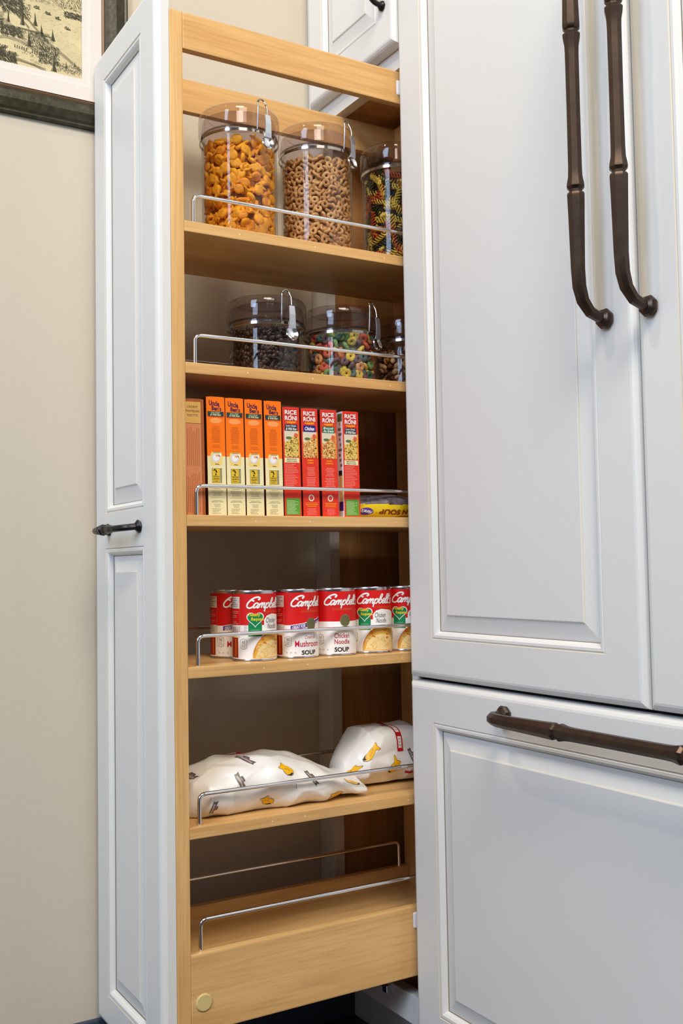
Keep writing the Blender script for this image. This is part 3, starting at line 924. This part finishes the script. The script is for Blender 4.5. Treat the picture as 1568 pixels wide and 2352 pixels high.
Kcream = ink('box_cream', 236, 226, 176); Kyel2 = ink('soft_yellow', 244, 210, 116); Kplate = ink('plate_grey', 222, 216, 216); Kstamp = ink('stamp_gold', 226, 188, 40)
Kdk = ink('dark_olive', 62, 54, 30); Ktx = ink('text_khaki', 150, 140, 100); Kpale = ink('pale_green_text', 214, 222, 170)
Kgap = ink('box_gap_shade', 70, 34, 12)  # broad sides coloured dark, painting in the shade of the narrow gaps
def orange_art(rg):
    a = Print(); W = BW * 1000
    a.rect(.15, .2, W - .15, 85, Kcream, 1).rect(.15, 85, W - .15, 170, KOr, 1)
    a.text('Uncle', 4.2, 157.0, 20.5, 164.6, KUb, 2, bold=.035, tilt=-.10)
    a.text("Ben's", 8.2, 150.2, 23.4, 157.0, KUb, 2, bold=.035, tilt=-.06)
    a.rect(1.8, 142.2, W - 1.6, 149.2, Kband, 2)
    a.text('Long Grain', 7, 146.0, 21, 148.6, Kpale, 3, bold=.02, shear=.3).text('& Wild Rice', 6.2, 143.0, 22.4, 146.0, Kpale, 3, bold=.03, shear=.3)
    a.rect(1.8, 141.0, W - 1.6, 142.0, ink('thin_red', 206, 60, 30), 2)
    a.ell(W / 2, 136, 9.5, 4.0, K_salmon, 2)
    a.lines(7, 104, 21.5, 128.5, KOd, 15, 2, .42, rnd=rg)
    a.lines(6, 96, 22.5, 101.5, KOd, 3, 2, .4, rnd=rg).lines(7, 89, 22, 93, KOd, 2, 2, .4, rnd=rg)
    a.poly([(5 + x, 72 + y) for x, y in ((0, 2), (2, 0), (16, 0), (18, 2), (18, 16), (16, 19), (2, 19), (0, 16))], Kyel2, 2)
    a.ell(13.2, 82.5, 6.8, 6.6, Kplate, 3, 28).ell(13.2, 82.5, 4.6, 4.4, K_white, 4, 24).ell(15.2, 85.6, 2.4, 1.4, K_salmon, 5)
    a.ell(19.6, 86.5, 2, 2.4, K_white, 3)
    a.stroke([(12, 73.6), (18, 73.2)], .8, Kdk, 4, sm=False)
    a.rect(6.6, 46.6, 19.2, 67.4, Kdk, 2).rect(7.1, 47.1, 18.6, 66.9, Kstamp, 3).rect(19.8, 46.6, 22.0, 67.4, Kdk, 2)
    for i in range(12): a.rect(20.2, 47.5 + i * 1.6, 21.6, 48.1 + i * 1.6, Kcream, 3)
    a.stroke([(9, 64), (10.5, 65.4), (12.5, 64.5), (14, 61)], (1.2, 2.4), Kdk, 4).stroke([(12.4, 60), (12.6, 57.4)], 2.0, Kdk, 4)
    a.text('WHOLE', 8.2, 54.4, 17.6, 56.9, Kdk, 4, bold=.02).text('GRAIN', 8.2, 51.0, 17.6, 53.7, Kdk, 4, bold=.02)
    a.lines(8, 47.8, 17.8, 50.2, Kdk, 1, 4, .4, rnd=rg)
    a.lines(5.5, 37, 22, 44.5, Ktx, 4, 2, .35, rnd=rg)
    a.lines(4.5, 27, 24, 36, Ktx, 5, 2, .35, rnd=rg).rect(4.5, 25.2, 24, 25.7, Ktx, 2)
    a.lines(4.5, 18.5, 24, 22, Kdk, 2, 2, .3, rnd=rg).lines(8, 11.5, 20, 17, Ktx, 3, 2, .35, rnd=rg).lines(6, 2, 21, 10.5, Ktx, 4, 2, .35, just='l', rnd=rg)
    return a
KRd = ink('box_red', 226, 52, 30); KPk = ink('pink_text', 244, 140, 128); KGr = ink('block_green', 92, 158, 52); KGt = ink('pale_text', 206, 226, 170)
Kr1 = ink('rice_yellow', 226, 190, 88); Kr2 = ink('rice_shadow', 120, 92, 26); Kr3 = ink('rice_light', 242, 214, 128); Kr4 = ink('rice_orange', 226, 152, 84); Kr5 = ink('rice_brown', 160, 92, 36)
Kcr = ink('photo_cream', 226, 212, 184); Kbl = ink('deep_blue', 36, 30, 126); Ktl = ink('teal_green', 14, 116, 84); Kna = ink('navy_slate', 38, 54, 66)
Kleaf = ink('olive_leaf', 96, 112, 60); Ktom = ink('tomato', 226, 96, 58); Kgold2 = ink('amber', 244, 150, 24)
def red_art(rg, kind, band, words):
    a = Print(); W = BW * 1000
    a.rect(.15, .2, W - .15, 163, KRd, 1)
    a.text('RICE', 4.0, 152.3, 24.4, 158.8, K_white, 3, bold=.03).text('RONI', 4.0, 143.4, 24.4, 150.2, K_white, 3, bold=.03)
    a.text('a', 13.0, 150.1, 15.2, 152.0, K_white, 4, bold=.03).rect(3.0, 142.0, 25.6, 160.0, ink('logo_shadow_red', 196, 40, 26), 2)
    a.poly([(5, 141.6), (23, 142.4), (22, 139.6), (14, 138.6), (6.5, 139.8)], Kgold2, 3)
    a.rect(3.6, 127.5, 24.8, 137.5, band, 2)
    if len(words) == 2: a.text(words[0], 5.4, 133.2, 22.6, 136.6, K_white, 3, bold=.02, shear=.3).text(words[1], 5.2, 128.6, 23.2, 132.6, K_white, 3, bold=.02, shear=.3)
    else: a.text(words[0], 6, 129.8, 22.6, 135.4, K_white, 3, bold=.03, shear=.3)
    a.rect(2.4, 88.5, 25.6, 127.5, Kcr, 2)
    a.rect(25.9, 88.5, 27.6, 128, Kgold2, 2)
    base, hi, lo = (Kr1, Kr3, Kr2) if kind == 'A' else (Kr4, Kr3, Kr5)
    a.poly([(2.4, 88.5), (25.6, 88.5), (25.6, 119), (21, 121), (15, 118.5), (10, 113), (5, 111), (2.4, 112)], base, 3)
    a.ell(10, 117, 5.0, 2.2, Kleaf, 3.2).ell(22, 120.8, 3.4, 3.8, Ktom, 3.2)
    ins = lambda u, v: v < 110 + (u - 2.4) * .40
    a.grains(2.4, 88.5, 25.6, 121, [base, hi, hi, lo, base], 330, 3.4, 1.5, 4, rg, ins)
    if kind == 'A':
        a.rect(2.0, 80.0, 26.6, 87.4, Kcream, 2).text('MICROWAVE', 6, 84.0, 22, 86.2, Kdk, 3, bold=.01).text('DIRECTIONS', 5.4, 80.8, 23, 83.0, Kdk, 3, bold=.01)
        a.lines(2.4, 45, 25.0, 78.5, KPk, 14, 2, .42, just='l', rnd=rg)
        a.rect(2.6, 2.0, 26.2, 27.0, KGr, 2).lines(4.2, 3.5, 24.8, 24.5, KGt, 11, 3, .36, just='l', rnd=rg)
    else:
        a.lines(8, 79, 21, 86.5, Kgold2, 2, 2, .55, rnd=rg)
        a.lines(7, 61, 23, 74.5, KPk, 6, 2, .46, rnd=rg).lines(5, 38, 24.5, 59.5, KPk, 9, 2, .46, rnd=rg)
        n = 22; a.ell(W / 2, 28, 4.9, 5.1, K_white, 2, n).ell(W / 2, 28, 3.1, 3.3, ink('ring_red', 230, 84, 48), 3, n)
        a.lines(4.5, 14, 25, 21.5, Kgold2, 3, 2, .5, rnd=rg).lines(6, 2, 23.5, 12.5, KPk, 5, 2, .44, rnd=rg)
    return a
# brown risotto box at the front
Krs = ink('risotto_tan', 218, 140, 94); Krs2 = ink('risotto_brown', 170, 92, 46); Krs3 = ink('risotto_wheat', 224, 176, 96)
def risotto_art(rg):
    a = Print(); W = BW * 1000
    a.rect(.15, .2, W - .15, 165, Krs2, 1).rect(.15, .3, W - 5, 130, Krs, 2).rect(.15, 130, W - 5, 161, Krs3, 2)
    a.rect(.15, 130, W - 5, 130.5, Kdk, 3)
    for s, v in (('CREAMY', 152), ('PARMESAN', 146), ('RISOTTO', 140)): a.text(s, 3.4 if s != 'PARMESAN' else 1.2, v, 19.5 if s != 'PARMESAN' else 21.5, v + 3.2, Kdk, 3)
    for k in range(7):
        u = 2.2 + k * 2.9
        for v0, v1 in ((70, 126), (4, 62)):
            v = v0
            lim = v1 - rg.uniform(0, 10)
            while v < lim:
                d = rg.uniform(1, 3.4); a.rect(u, v, u + .9, min(v + d, lim), Krs2, 3); v += d + .6
    return a
rb = random.Random(3)
YB = [-.3630, -.3303, -.3006, -.2702, -.2386, -.2082, -.1768, -.1438, -.1052]
carton('brown and tan risotto box with CREAMY PARMESAN RISOTTO on its narrow side', 'boxes on the middle shelf', YB[0], .165, Krs2, risotto_art(rb), .012, name='risotto_box')
oa = orange_art(rb)
OW = ['orange and cream rice box standing next to the brown risotto box', 'orange and cream rice box, second of the four orange ones from the brown box',
      'orange and cream rice box, third of the four orange ones from the brown box', 'orange and cream rice box standing next to the first red rice box']
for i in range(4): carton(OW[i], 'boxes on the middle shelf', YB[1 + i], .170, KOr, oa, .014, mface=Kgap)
RA = red_art(rb, 'A', Kna, ['Long Grain', '& Wild Rice'])
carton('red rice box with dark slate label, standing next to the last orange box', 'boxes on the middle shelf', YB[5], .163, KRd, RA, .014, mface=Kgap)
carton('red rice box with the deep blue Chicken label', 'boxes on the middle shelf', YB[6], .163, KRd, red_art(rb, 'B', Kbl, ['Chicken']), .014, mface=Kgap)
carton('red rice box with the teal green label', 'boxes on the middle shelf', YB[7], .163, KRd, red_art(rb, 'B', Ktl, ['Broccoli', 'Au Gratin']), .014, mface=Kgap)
t = carton('red rice box with white broad side, beside the yellow soup bag', 'boxes on the middle shelf', YB[8], .163, KRd, RA, .008, mface=K_white)
# marks on the white broad side of the last box
P = Print(); P.rect(2, 10, 14, 24, K_purple, 1).rect(2, 26, 12, 66, Kyel2, 1).rect(4, 64, 14, 72, K_black, 1)
for k in range(9): P.rect(3 + (k % 3) * 2, 78 + k * 8, 9 + (k % 4) * 1.6, 82 + k * 8, K_grey, 1)
P.rect(1, 148, 14, 160, Kleaf, 1)
o = P.build('side_print', lambda u, v, off: (-u / 1000, -off - .00005, v / 1000), t)

# ================================================================== BAGS
def fbm(x, y, z, s):
    from mathutils import noise
    return noise.fractal(Vector((x, y, z)) * s, 1.0, 2.0, 2)
def crease(x, y, z):
    from mathutils import noise
    d, p = noise.voronoi(Vector((x * 16, y * 11, z * 16)))
    return max(-1, -abs(d[1] - d[0]) * 2.2 + .4)
def pillow(L, half_w, half_h, taper, noise_s, noise_a, seed, settle=1.0):
    """returns S(u 0..1, a 0..2pi) -> point; long axis y, a = 0 faces +x, pi/2 is up"""
    def S(u, a, off=0.0):
        hw, hh = taper(u)
        ca, sa = math.cos(a), math.sin(a)
        e = .78
        x = half_w * hw * math.copysign(abs(ca) ** e, ca); z = half_h * hh * math.copysign(abs(sa) ** e, sa)
        y = -L / 2 + u * L
        nn = Vector((ca / max(half_w * hw, 1e-3), 0, sa / max(half_h * hh, 1e-3))).normalized()
        d = fbm(x * 1.0 + seed, y, z + seed * .7, noise_s) * noise_a
        d += crease(x + seed, y, z) * noise_a * .55
        p = Vector((x, y, z)) + nn * (d + off)
        p.z -= half_h * .86 * (1 - min(1, hh)) * settle
        lo = -half_h * .86
        if p.z < lo: p.z = lo + (p.z - lo) * .08 - (off if sa < -.6 else 0)
        return p
    return S
def pillow_mesh(S, n1=90, n2=72):
    bm = bmesh.new(); rings = []
    for i in range(n1 + 1):
        rings.append([bm.verts.new(S(i / n1, 2 * PI * k / n2)) for k in range(n2)])
    for a, b in zip(rings, rings[1:]):
        for k in range(n2): bm.faces.new((a[k], b[k], b[(k + 1) % n2], a[(k + 1) % n2]))
    bm.faces.new(rings[0]); bm.faces.new(rings[-1][::-1])
    bmesh.ops.recalc_face_normals(bm, faces=bm.faces)
    return bm
M_bag = mat('waxed_white_paper', srgb(240, 236, 230), .28, spec=.5)
Kfish = ink('fish_yellow', 246, 186, 20, .3); Kban = ink('banner_grey_brown', 108, 92, 88, .3); Kbt = ink('banner_text', 206, 196, 190, .3); Kbr = ink('stripe_red', 196, 26, 34, .3)
def fish_print(P, u, v, s, rot):
    out = [(-9.4, 6.0), (-7.6, 6.6), (-3.2, 4.4), (0, 6.4), (5, 6.8), (9, 4.0), (10.6, 0), (9, -4.4), (4, -7.0), (-1, -6.2), (-4.2, -3.4), (-8, -4.6), (-9.8, -3.8), (-8.0, .8)]
    c, s_ = math.cos(rot), math.sin(rot)
    tr = lambda p, k=1: (u + (p[0] * c - p[1] * s_) * s * k, v + (p[0] * s_ + p[1] * c) * s * k)
    P.poly([tr(p, 1.07) for p in out], Kban, 1); P.poly([tr(p) for p in out], Kfish, 2)
    P.poly([tr(p) for p in ((10.4, 0), (9, -4.3), (4.2, -6.8), (7.2, -3.4), (8.2, .8))], K_black, 3)
    P.stroke([tr(p) for p in ((-3, -2.2), (0, .6), (4.5, .8))], .6 * s, Kban, 3)
def banner(P, u, v, s, rot):
    c, s_ = math.cos(rot), math.sin(rot); tr = lambda x, y: (u + (x * c - y * s_) * s, v + (x * s_ + y * c) * s)
    top = [(-12, 1.5), (-6, 3), (0, 3.4), (6, 3), (12, 1.5)]
    P.poly([tr(x, y) for x, y in top] + [tr(10.8, -.6), tr(12, -3.4), tr(6, -2.0), tr(0, -1.6), tr(-6, -2.0), tr(-12, -3.4), tr(-10.8, -.6)], Kban, 1)
    for k in range(12): P.rect(0, 0, 0, 0, Kbt, 2) if False else P.poly([tr(-9 + k * 1.5, -.6), tr(-8.2 + k * 1.5, -.4), tr(-8.2 + k * 1.5, 1.8), tr(-9 + k * 1.5, 1.5)], Kbt, 2)
    P.poly([tr(-4, -2.2), tr(5, -2.2), tr(4, -4.6), tr(-3, -4.4)], Kban, 1)
# art coordinates: u = mm along the bag, v = mm around the section from the lower front edge upwards
def bagmap(S, L, girth):
    def f(u, v, off):
        a = -.95 + v / girth * 2 * PI
        return S(min(max(u / (L * 1000), .004), .996), a, .0005 + off)
    return f
def cut_bag(name, label, loc, rotz, L, hw, hh, taper, seed, arts, rx=0):
    t = thing(name, label, 'snack bag', loc, 'white snack bags on the lower shelf', (rx, 0, rotz))
    S = pillow(L, hw, hh, taper, 15, .0075, seed)
    bm = pillow_mesh(S, 240, 170)
    P = Print(); arts(P)
    mats = P.build('', bagmap(S, L, 2 * PI * (hw + hh) / 2 * 1000), None, 2, 2, bm=bm, base_mats=[M_bag])
    obj('bag', bm, mats, t, True)
    return t, S
def tap1(u):
    w = min(1, (u / .10) ** .45) if u < .10 else 1
    e = 1 if u < .62 else 1 - ((u - .62) / .38) ** 1.5 * .62
    h = (.66 + .36 * math.sin(PI * min(1, u / .95) ** .85)) * (min(1, (u / .05) ** .3)) * (1 if u < .6 else 1 - ((u - .6) / .4) ** 1.5 * .5)
    return w * (.9 + .1 * e), max(h, .1)
def art1(P):
    L = 330
    for u, v, r in ((120, 27, -.9), (150, 78, -.6), (236, 24, -.15), (268, 84, .1), (60, 168, .2), (165, 182, .6)): fish_print(P, u, v, 1.25, r)
    for u, v, r in ((34, 34, 1.45), (76, 72, 1.85), (97, 112, 2.1), (191, 66, 2.05), (208, 116, 2.6), (22, 130, 1.6)): banner(P, u, v, 1.35, r)
    P.rect(70, 152, 225, 155, Kbr, 1).rect(70, 164, 225, 167, Kbr, 1)
    for k in range(5): P.rect(84 + k * 32, 152, 92 + k * 32, 167, Kbr, 1)
    for k in range(6): P.lines(94 + k * 30, 157, 112 + k * 30, 163, K_grey, 2, 1, .4)
    P.stroke([(158, 56), (178, 57)], .6, Kban, 1, sm=False); P.stroke([(163, 48), (163, 58)], .6, Kban, 1, sm=False)
LB = .290
cut_bag('snack_bag', 'large white waxed paper bag printed with yellow fish, lying in front on the lower shelf', (-.088, -.2150, SH[4] + .0340), 0, LB, .070, .0385, tap1, 1.7, art1)
def tap2(u):
    w = min(1, .45 + u * 3.2); h = min(1, .42 + 2.4 * u)
    k = 1 if u < .75 else 1 - ((u - .75) / .25) ** 2 * .4
    return w * k, h * k
def art2(P):
    for u, v, r in ((34, 66, -2.7), (74, 38, -2.1), (6, 50, -2.4), (66, 142, .4)): fish_print(P, u, v, 1.25, r)
    for u, v, r in ((84, 118, .3), (112, 46, 2.0)): banner(P, u, v, 1.2, r)
    P.rect(84, 56, 96, 140, Kbr, 1).rect(86.5, 62, 93.5, 84, K_white, 2).rect(86.5, 92, 93.5, 118, K_white, 2)
    for v in (66, 72, 78, 96, 104, 112): P.lines(87, v, 93, v + 3, Kbr, 1, 3, .4)
    P.rect(98, 20, 112, 26, Kbr, 1)
cut_bag('snack_bag', 'small crumpled white waxed paper bag with yellow fish, behind the large one near the refrigerator', (-.112, .012, SH[4] + .0445), 0, .165, .055, .046, tap2, 4.4, art2)
# ---- bean soup bag
M_soup = mat('yellow_bag_film', srgb(228, 196, 24), .25, spec=.5)
M_clearbean = mat('bag_of_beans', srgb(96, 86, 96), .3, mottle=.7, mscale=130)
t = thing('bean_soup_bag', 'yellow bag of dried beans lying beside the last red box', 'food bag', (-.062, .012, SH[2] + .0176))
def tap3(u):
    h = .70 + .3 * math.sin(PI * (u * .8 + .3)) if u < .9 else .75
    return min(1, .75 + u), h
S3 = pillow(.17, .050, .0205, tap3, 16, .004, 9.1)
bm = pillow_mesh(S3, 160, 120)
for f in bm.faces:
    c = f.calc_center_median()
    f.material_index = 1 if c.z > .0035 - (c.y + .08) * .012 else 0
P = Print()
Ksr = ink('soup_brown_red', 120, 44, 22, .3)
P.ell(9, 24, 11, 8.5, K_purple, 1).text("Hurst's", 1, 20, 18, 28, K_white, 2, bold=.02, shear=.2, rot=PI - .25)
P.text('BEAN SOUP', 29, 18, 106, 29, Ksr, 2, bold=.035, rot=PI).text('®', 24.5, 20, 27, 22.5, Ksr, 2, rot=PI)
mats = P.build('', bagmap(S3, .17, 2 * PI * (.050 + .0205) / 2 * 1000), None, 2, 2, bm=bm, base_mats=[M_soup, M_clearbean])
obj('bag', bm, mats, t, True)

# ================================================================== SOUP CANS
CR = .0330; CH = .1016
def script_logo(P, u0, v0, s, m, m_sh):
    sl = .30
    letters = [([[(14.0, 12.5), (15.8, 15.2), (13.2, 17.2), (8.5, 16.0), (4.0, 11.6), (1.6, 6.4), (2.6, 1.6), (6.4, .2), (9.8, 2.2), (11.4, 4.8)], [(9.6, 11.0), (6.4, 12.4), (4.4, 14.4)]], 9.4, 2.5),
               ([[(6.2, 7), (3.6, 8), (1.2, 5.6), (.8, 2), (2.6, .3), (5, 3), (6.4, 7)], [(6.4, 7.4), (5.6, 2), (6.6, .4), (8.4, 2.2)]], 7.4, 2.1),
               ([[(.8, 7.6), (.6, .3)], [(.8, 4.2), (3.0, 8), (4.0, 6.6), (3.8, .3)], [(4.0, 4.2), (6.2, 8), (7.2, 6.6), (7.0, 1.4), (8, .4), (9.6, 2.2)]], 8.8, 2.1),
               ([[(1.0, 8.2), (.4, -5.6)], [(.8, 4.4), (3.2, 8), (5.2, 6.6), (4.8, 2), (2.6, .3), (.7, 1.8)]], 6.2, 2.1),
               ([[(1.4, 5.0), (3.8, 12.5), (3.2, 15.6), (1.6, 13.5), (.8, 3), (2.4, .3), (4.8, 2.6), (4.6, 6), (2.6, 7.6)]], 5.4, 2.0),
               ([[(.8, 3.4), (4.0, 4.8), (3.9, 7.4), (2.2, 7.9), (.6, 5), (.7, 1.6), (2.4, .3), (5, 2.2)]], 4.8, 2.0),
               ([[(.2, 2.6), (3.2, 11.5), (2.8, 15.6), (1.2, 13.5), (.5, 3), (1.4, .3), (3.4, 2.2)]], 3.6, 1.9),
               ([[(.2, 2.6), (3.2, 11.5), (2.8, 15.6), (1.2, 13.5), (.5, 3), (1.4, .3), (3.4, 2.2)]], 3.6, 1.9),
               ([[(1.6, 13.5), (1.2, 10.8)]], 1.8, 1.6),
               ([[(3.8, 7), (2.4, 8), (1.2, 6.4), (3.4, 3), (3.0, .6), (1, .2), (0, 1.4)]], 5, 1.9)]
    for (mm, off, lay) in ((m_sh, -.45, 2), (m, 0, 3)):
        x = u0
        for strokes, adv, w in letters:
            for st in strokes:
                P.stroke([(x + (px * 1.22 + sl * py) * s + off, v0 + py * s + off * .7) for px, py in st], (w * s * 1.12, w * s * .98), mm, lay + random.random() * .3)
            x += adv * s * 1.24
Kms = ink('mushroom_red', 190, 34, 60); Klsh = ink('logo_shade_black', 70, 10, 12); Kinfo = ink('info_white', 226, 214, 204)
def common(P, rg, redv, waves):
    """background from u -46 (left of the C) to +160"""
    P.rect(-33, 3, 174, redv, K_white, .5)
    P.rect(-33, redv, 174, 97, K_red, .5)
    # information column left of the seam
    P.rect(-30, 76, -9.5, 93, Kinfo, 1).lines(-29, 78, -11, 92, K_grey, 5, 2, .4, just='l', rnd=rg)
    for v in (62, 68, 53): P.lines(-30, v, -11, v + 5, ink('info_pink', 226, 130, 116), 2, 1, .5, just='l', rnd=rg)
    P.rect(-30, 39, -9.5, 50, Kinfo, 1).lines(-29, 40, -11, 49.5, K_grey, 5, 2, .35, just='l', rnd=rg)
    P.rect(-9.4, 40, -9.0, 93, K_grey, 1.2)
    P.rect(-33, 34, -9.5, 38.5, K_cream, 1).rect(-33, 5, -13, 34, ink('rust_red', 168, 44, 16), 1).rect(-20, 7, -17.5, 32, K_carrot, 1.5)
def badge(P, rg, u, n):
    P.poly([(u, 19), (u, 30.5), (u + 5.5, 33), (u + 11, 30.5), (u + 11, 19), (u + 5.5, 17)], K_grey, 2)
    P.poly([(u + .6, 19.4), (u + .6, 30.1), (u + 5.5, 32.3), (u + 10.4, 30.1), (u + 10.4, 19.4), (u + 5.5, 17.7)], K_white, 2.5)
    P.text(n, u + 3, 25.5, u + 8.2, 30, K_black, 3); P.lines(u + 1.5, 19.5, u + 9.5, 24.5, K_grey, 3, 3, .4, rnd=rg)
def stars(P, us, v):
    for u in us:
        pts = []
        for k in range(10):
            r = 1.6 if k % 2 == 0 else .7
            pts.append((u + r * math.sin(k * PI / 5), v + r * math.cos(k * PI / 5)))
        P.poly(pts, ink('star_grey', 186, 178, 170), 2)
def bowl(P, rg, u0):
    P.poly([(u0, 6), (u0 + 1.5, 16), (u0 + 7, 27), (u0 + 15, 36), (u0 + 24, 41.5), (u0 + 34, 43), (u0 + 60, 40), (u0 + 70, 20), (u0 + 70, 4), (u0 + 1, 4)], K_broth, 1.5)
    P.poly([(u0 + 4, 5), (u0 + 9, 18), (u0 + 18, 27), (u0 + 30, 30), (u0 + 55, 26), (u0 + 60, 5)], K_noodle, 1.7)
    for i in range(46):
        x, y = u0 + rg.uniform(5, 52), rg.uniform(6, 26)
        P.stroke([(x, y), (x + rg.uniform(2, 5), y + rg.uniform(-3, 4)), (x + rg.uniform(4, 9), y + rg.uniform(-4, 4))], .9, rg.choice([K_noodle, K_broth, Kr3]), 2 + rg.random())
    for i in range(9): P.ell(u0 + rg.uniform(8, 45), rg.uniform(22, 37), rg.uniform(1.4, 3), rg.uniform(.9, 1.8), K_carrot, 3.2)
    P.stroke([(u0 + 1, 10), (u0 + 6, 24), (u0 + 16, 35), (u0 + 30, 42)], 1.2, K_carrot, 3)
def label_hr():
    P = Print(); rg = random.Random(21); common(P, rg, 52, None)
    P.poly([(28, 52), (28, 60), (33, 65.5), (42, 68), (60, 66), (90, 54), (90, 52)], K_white, .8)
    P.rect(4.5, 36, 24.5, 56, K_green, 1.5)
    def heart(k, m, lay):
        pts = []
        for i in range(40):
            t = 2 * PI * i / 40
            pts.append((14.8 + k * 16 * math.sin(t) ** 3 * .80, 61 + k * (13 * math.cos(t) - 5 * math.cos(2 * t) - 2 * math.cos(3 * t) - math.cos(4 * t)) * .76))
        P.poly(pts, m, lay)
    heart(1.0, K_white, 2); heart(.89, K_green, 2.4)
    P.text('Healthy', 4.8, 63.5, 22.4, 69.5, K_yel, 3, bold=.02, shear=.2).text('Request', 8.4, 57.0, 27.6, 63.2, K_yel, 3, bold=.02, shear=.2)
    P.lines(6, 37.5, 23, 46, ink('mint', 130, 204, 160), 4, 2.6, .35, rnd=rg)
    P.text('Chicken', 31, 55, 50, 62.5, K_black, 2, shear=.3).text('Noodle', 33, 46.5, 51, 54, K_black, 2, shear=.3)
    P.lines(-2.5, 38, 3.6, 52, K_grey, 8, 1.4, .35, rnd=rg)
    badge(P, rg, -8.6, '60'); bowl(P, rg, 10.5); script_logo(P, 0, 76.5, .92, K_white, Klsh)
    P.text('CONDENSED', 30, 69.5, 62, 72, K_gold, 2)
    return P
def label_mush():
    P = Print(); rg = random.Random(22); common(P, rg, 49, None)
    P.poly([(1.5, 41.5), (24, 45), (60, 55), (60, 60), (24, 51.5), (1.5, 48)], K_purple, 1.5).text('GREAT FOR', 4, 44.0, 24, 49.0, K_white, 2, bold=.02, tilt=.2).text('COOKING', 44, 50.5, 58, 55, K_white, 2, bold=.02, tilt=.2)
    P.poly([(-9, 49), (1, 49), (20, 51.8), (60, 61), (60, 49)], K_white, .8)
    P.ell(34, 50, 8.6, 9.2, K_medal, 3, 32).ell(34, 50, 7.4, 8.0, ink('medal_dark', 104, 98, 62), 3.4, 32)
    P.text('Cream of', 23, 28.5, 41, 33.5, Kms, 2).text('Mushroom', 7.8, 16.8, 50, 26, Kms, 2, bold=.015).text('SOUP', 17.6, 5, 42, 11.8, K_black, 2, bold=.035)
    badge(P, rg, -8.4, '90'); stars(P, (-5, 1.5, 8.5), 8.5); script_logo(P, 0, 76.5, .92, K_white, Klsh)
    P.text('CONDENSED', 17, 67.5, 50, 70.5, K_gold, 2)
    return P
def label_cn():
    P = Print(); rg = random.Random(23); common(P, rg, 51.6, None)
    P.ell(35, 53, 8.6, 9.2, K_medal, 3, 32).ell(35, 53, 7.4, 8.0, ink('medal_dark', 104, 98, 62), 3.4, 32)
    P.text('Chicken', 17.5, 26.6, 42, 34.2, Kms, 2, bold=.015).text('Noodle', 17.5, 17.6, 42, 25.0, Kms, 2, bold=.015).text('SOUP', 17.5, 6, 41, 13.0, K_black, 2, bold=.035)
    badge(P, rg, -10.4, '60'); stars(P, (-7, 0, 7), 9.5); script_logo(P, 0, 76.5, .92, K_white, Klsh)
    P.text('CONDENSED', 15, 68.5, 50, 71.5, K_gold, 2)
    return P
def can_body():
    bm = bmesh.new()
    lathe(bm, [(0, .003), (.030, .003), (.0305, .0005), (.0322, 0), (.0330, .0010), (.0330, .0024), (.0325, .0034), (.0325, CH - .0046), (.0329, CH - .0034), (.0330, CH - .0012), (.0326, CH),
               (.0314, CH - .0006), (.0309, CH - .004), (.029, CH - .0045), (.026, CH - .0036), (.022, CH - .0044), (0, CH - .0044)], 64)
    return bm
protos = {}
def soup_can(kind, x, y, ang, label):
    """ang: world direction of the label's u = 0 (start of the big C)"""
    if kind not in protos:
        root = thing('soup_can', '', 'soup can', (0, 0, 0), 'soup cans on the fourth shelf')
        obj('can_body', can_body(), M_tin, root, True, .6)
        P = {'hr': label_hr, 'mush': label_mush, 'cn': label_cn}[kind]()
        R0 = .0326
        o = P.build('paper_label', lambda u, v, off: ((R0 + off) * math.cos(u / 1000 / R0), (R0 + off) * math.sin(u / 1000 / R0), v / 1000), root, 2.0)
        protos[kind] = root; r = root
    else:
        root = protos[kind]; r = root.copy(); COL.objects.link(r)
        for ch in root.children:
            c = ch.copy(); COL.objects.link(c); c.parent = r
    r.location = (x, y, SH[3] + .0003); r.rotation_euler = (0, 0, ang)
    r['label'] = label
    return r
def facing(x, y, u_mm):
    """rotation so that label coordinate u_mm faces the camera side of the aisle (the room)"""
    return math.atan2(-.92 - y, 1.335 - x) - u_mm / 1000 / .0326
CANS = [('mush', -.112, -.253, 15.0, 'red and white soup can with purple banner, at the back, leftmost of the soup cans'),
        ('hr', -.045, -.2475, 13.5, 'red soup can with green heart on its label, first in the front row of cans'),
        ('mush', -.045, -.1765, 11.0, 'red and white Cream of Mushroom soup can with purple banner in the front row'),
        ('cn', -.045, -.1103, 18.4, 'red and white Chicken Noodle soup can with bronze medal and no banner or heart'),
        ('hr', -.045, -.0440, 25.0, 'red soup can with green heart, standing right of the plain Chicken Noodle can'),
        ('hr', -.045, .0223, 25.0, 'red soup can with green heart, last in the row, cut off by the refrigerator')]
for k, x, y, u, lb in CANS: soup_can(k, x, y, facing(x, y, u), lb)
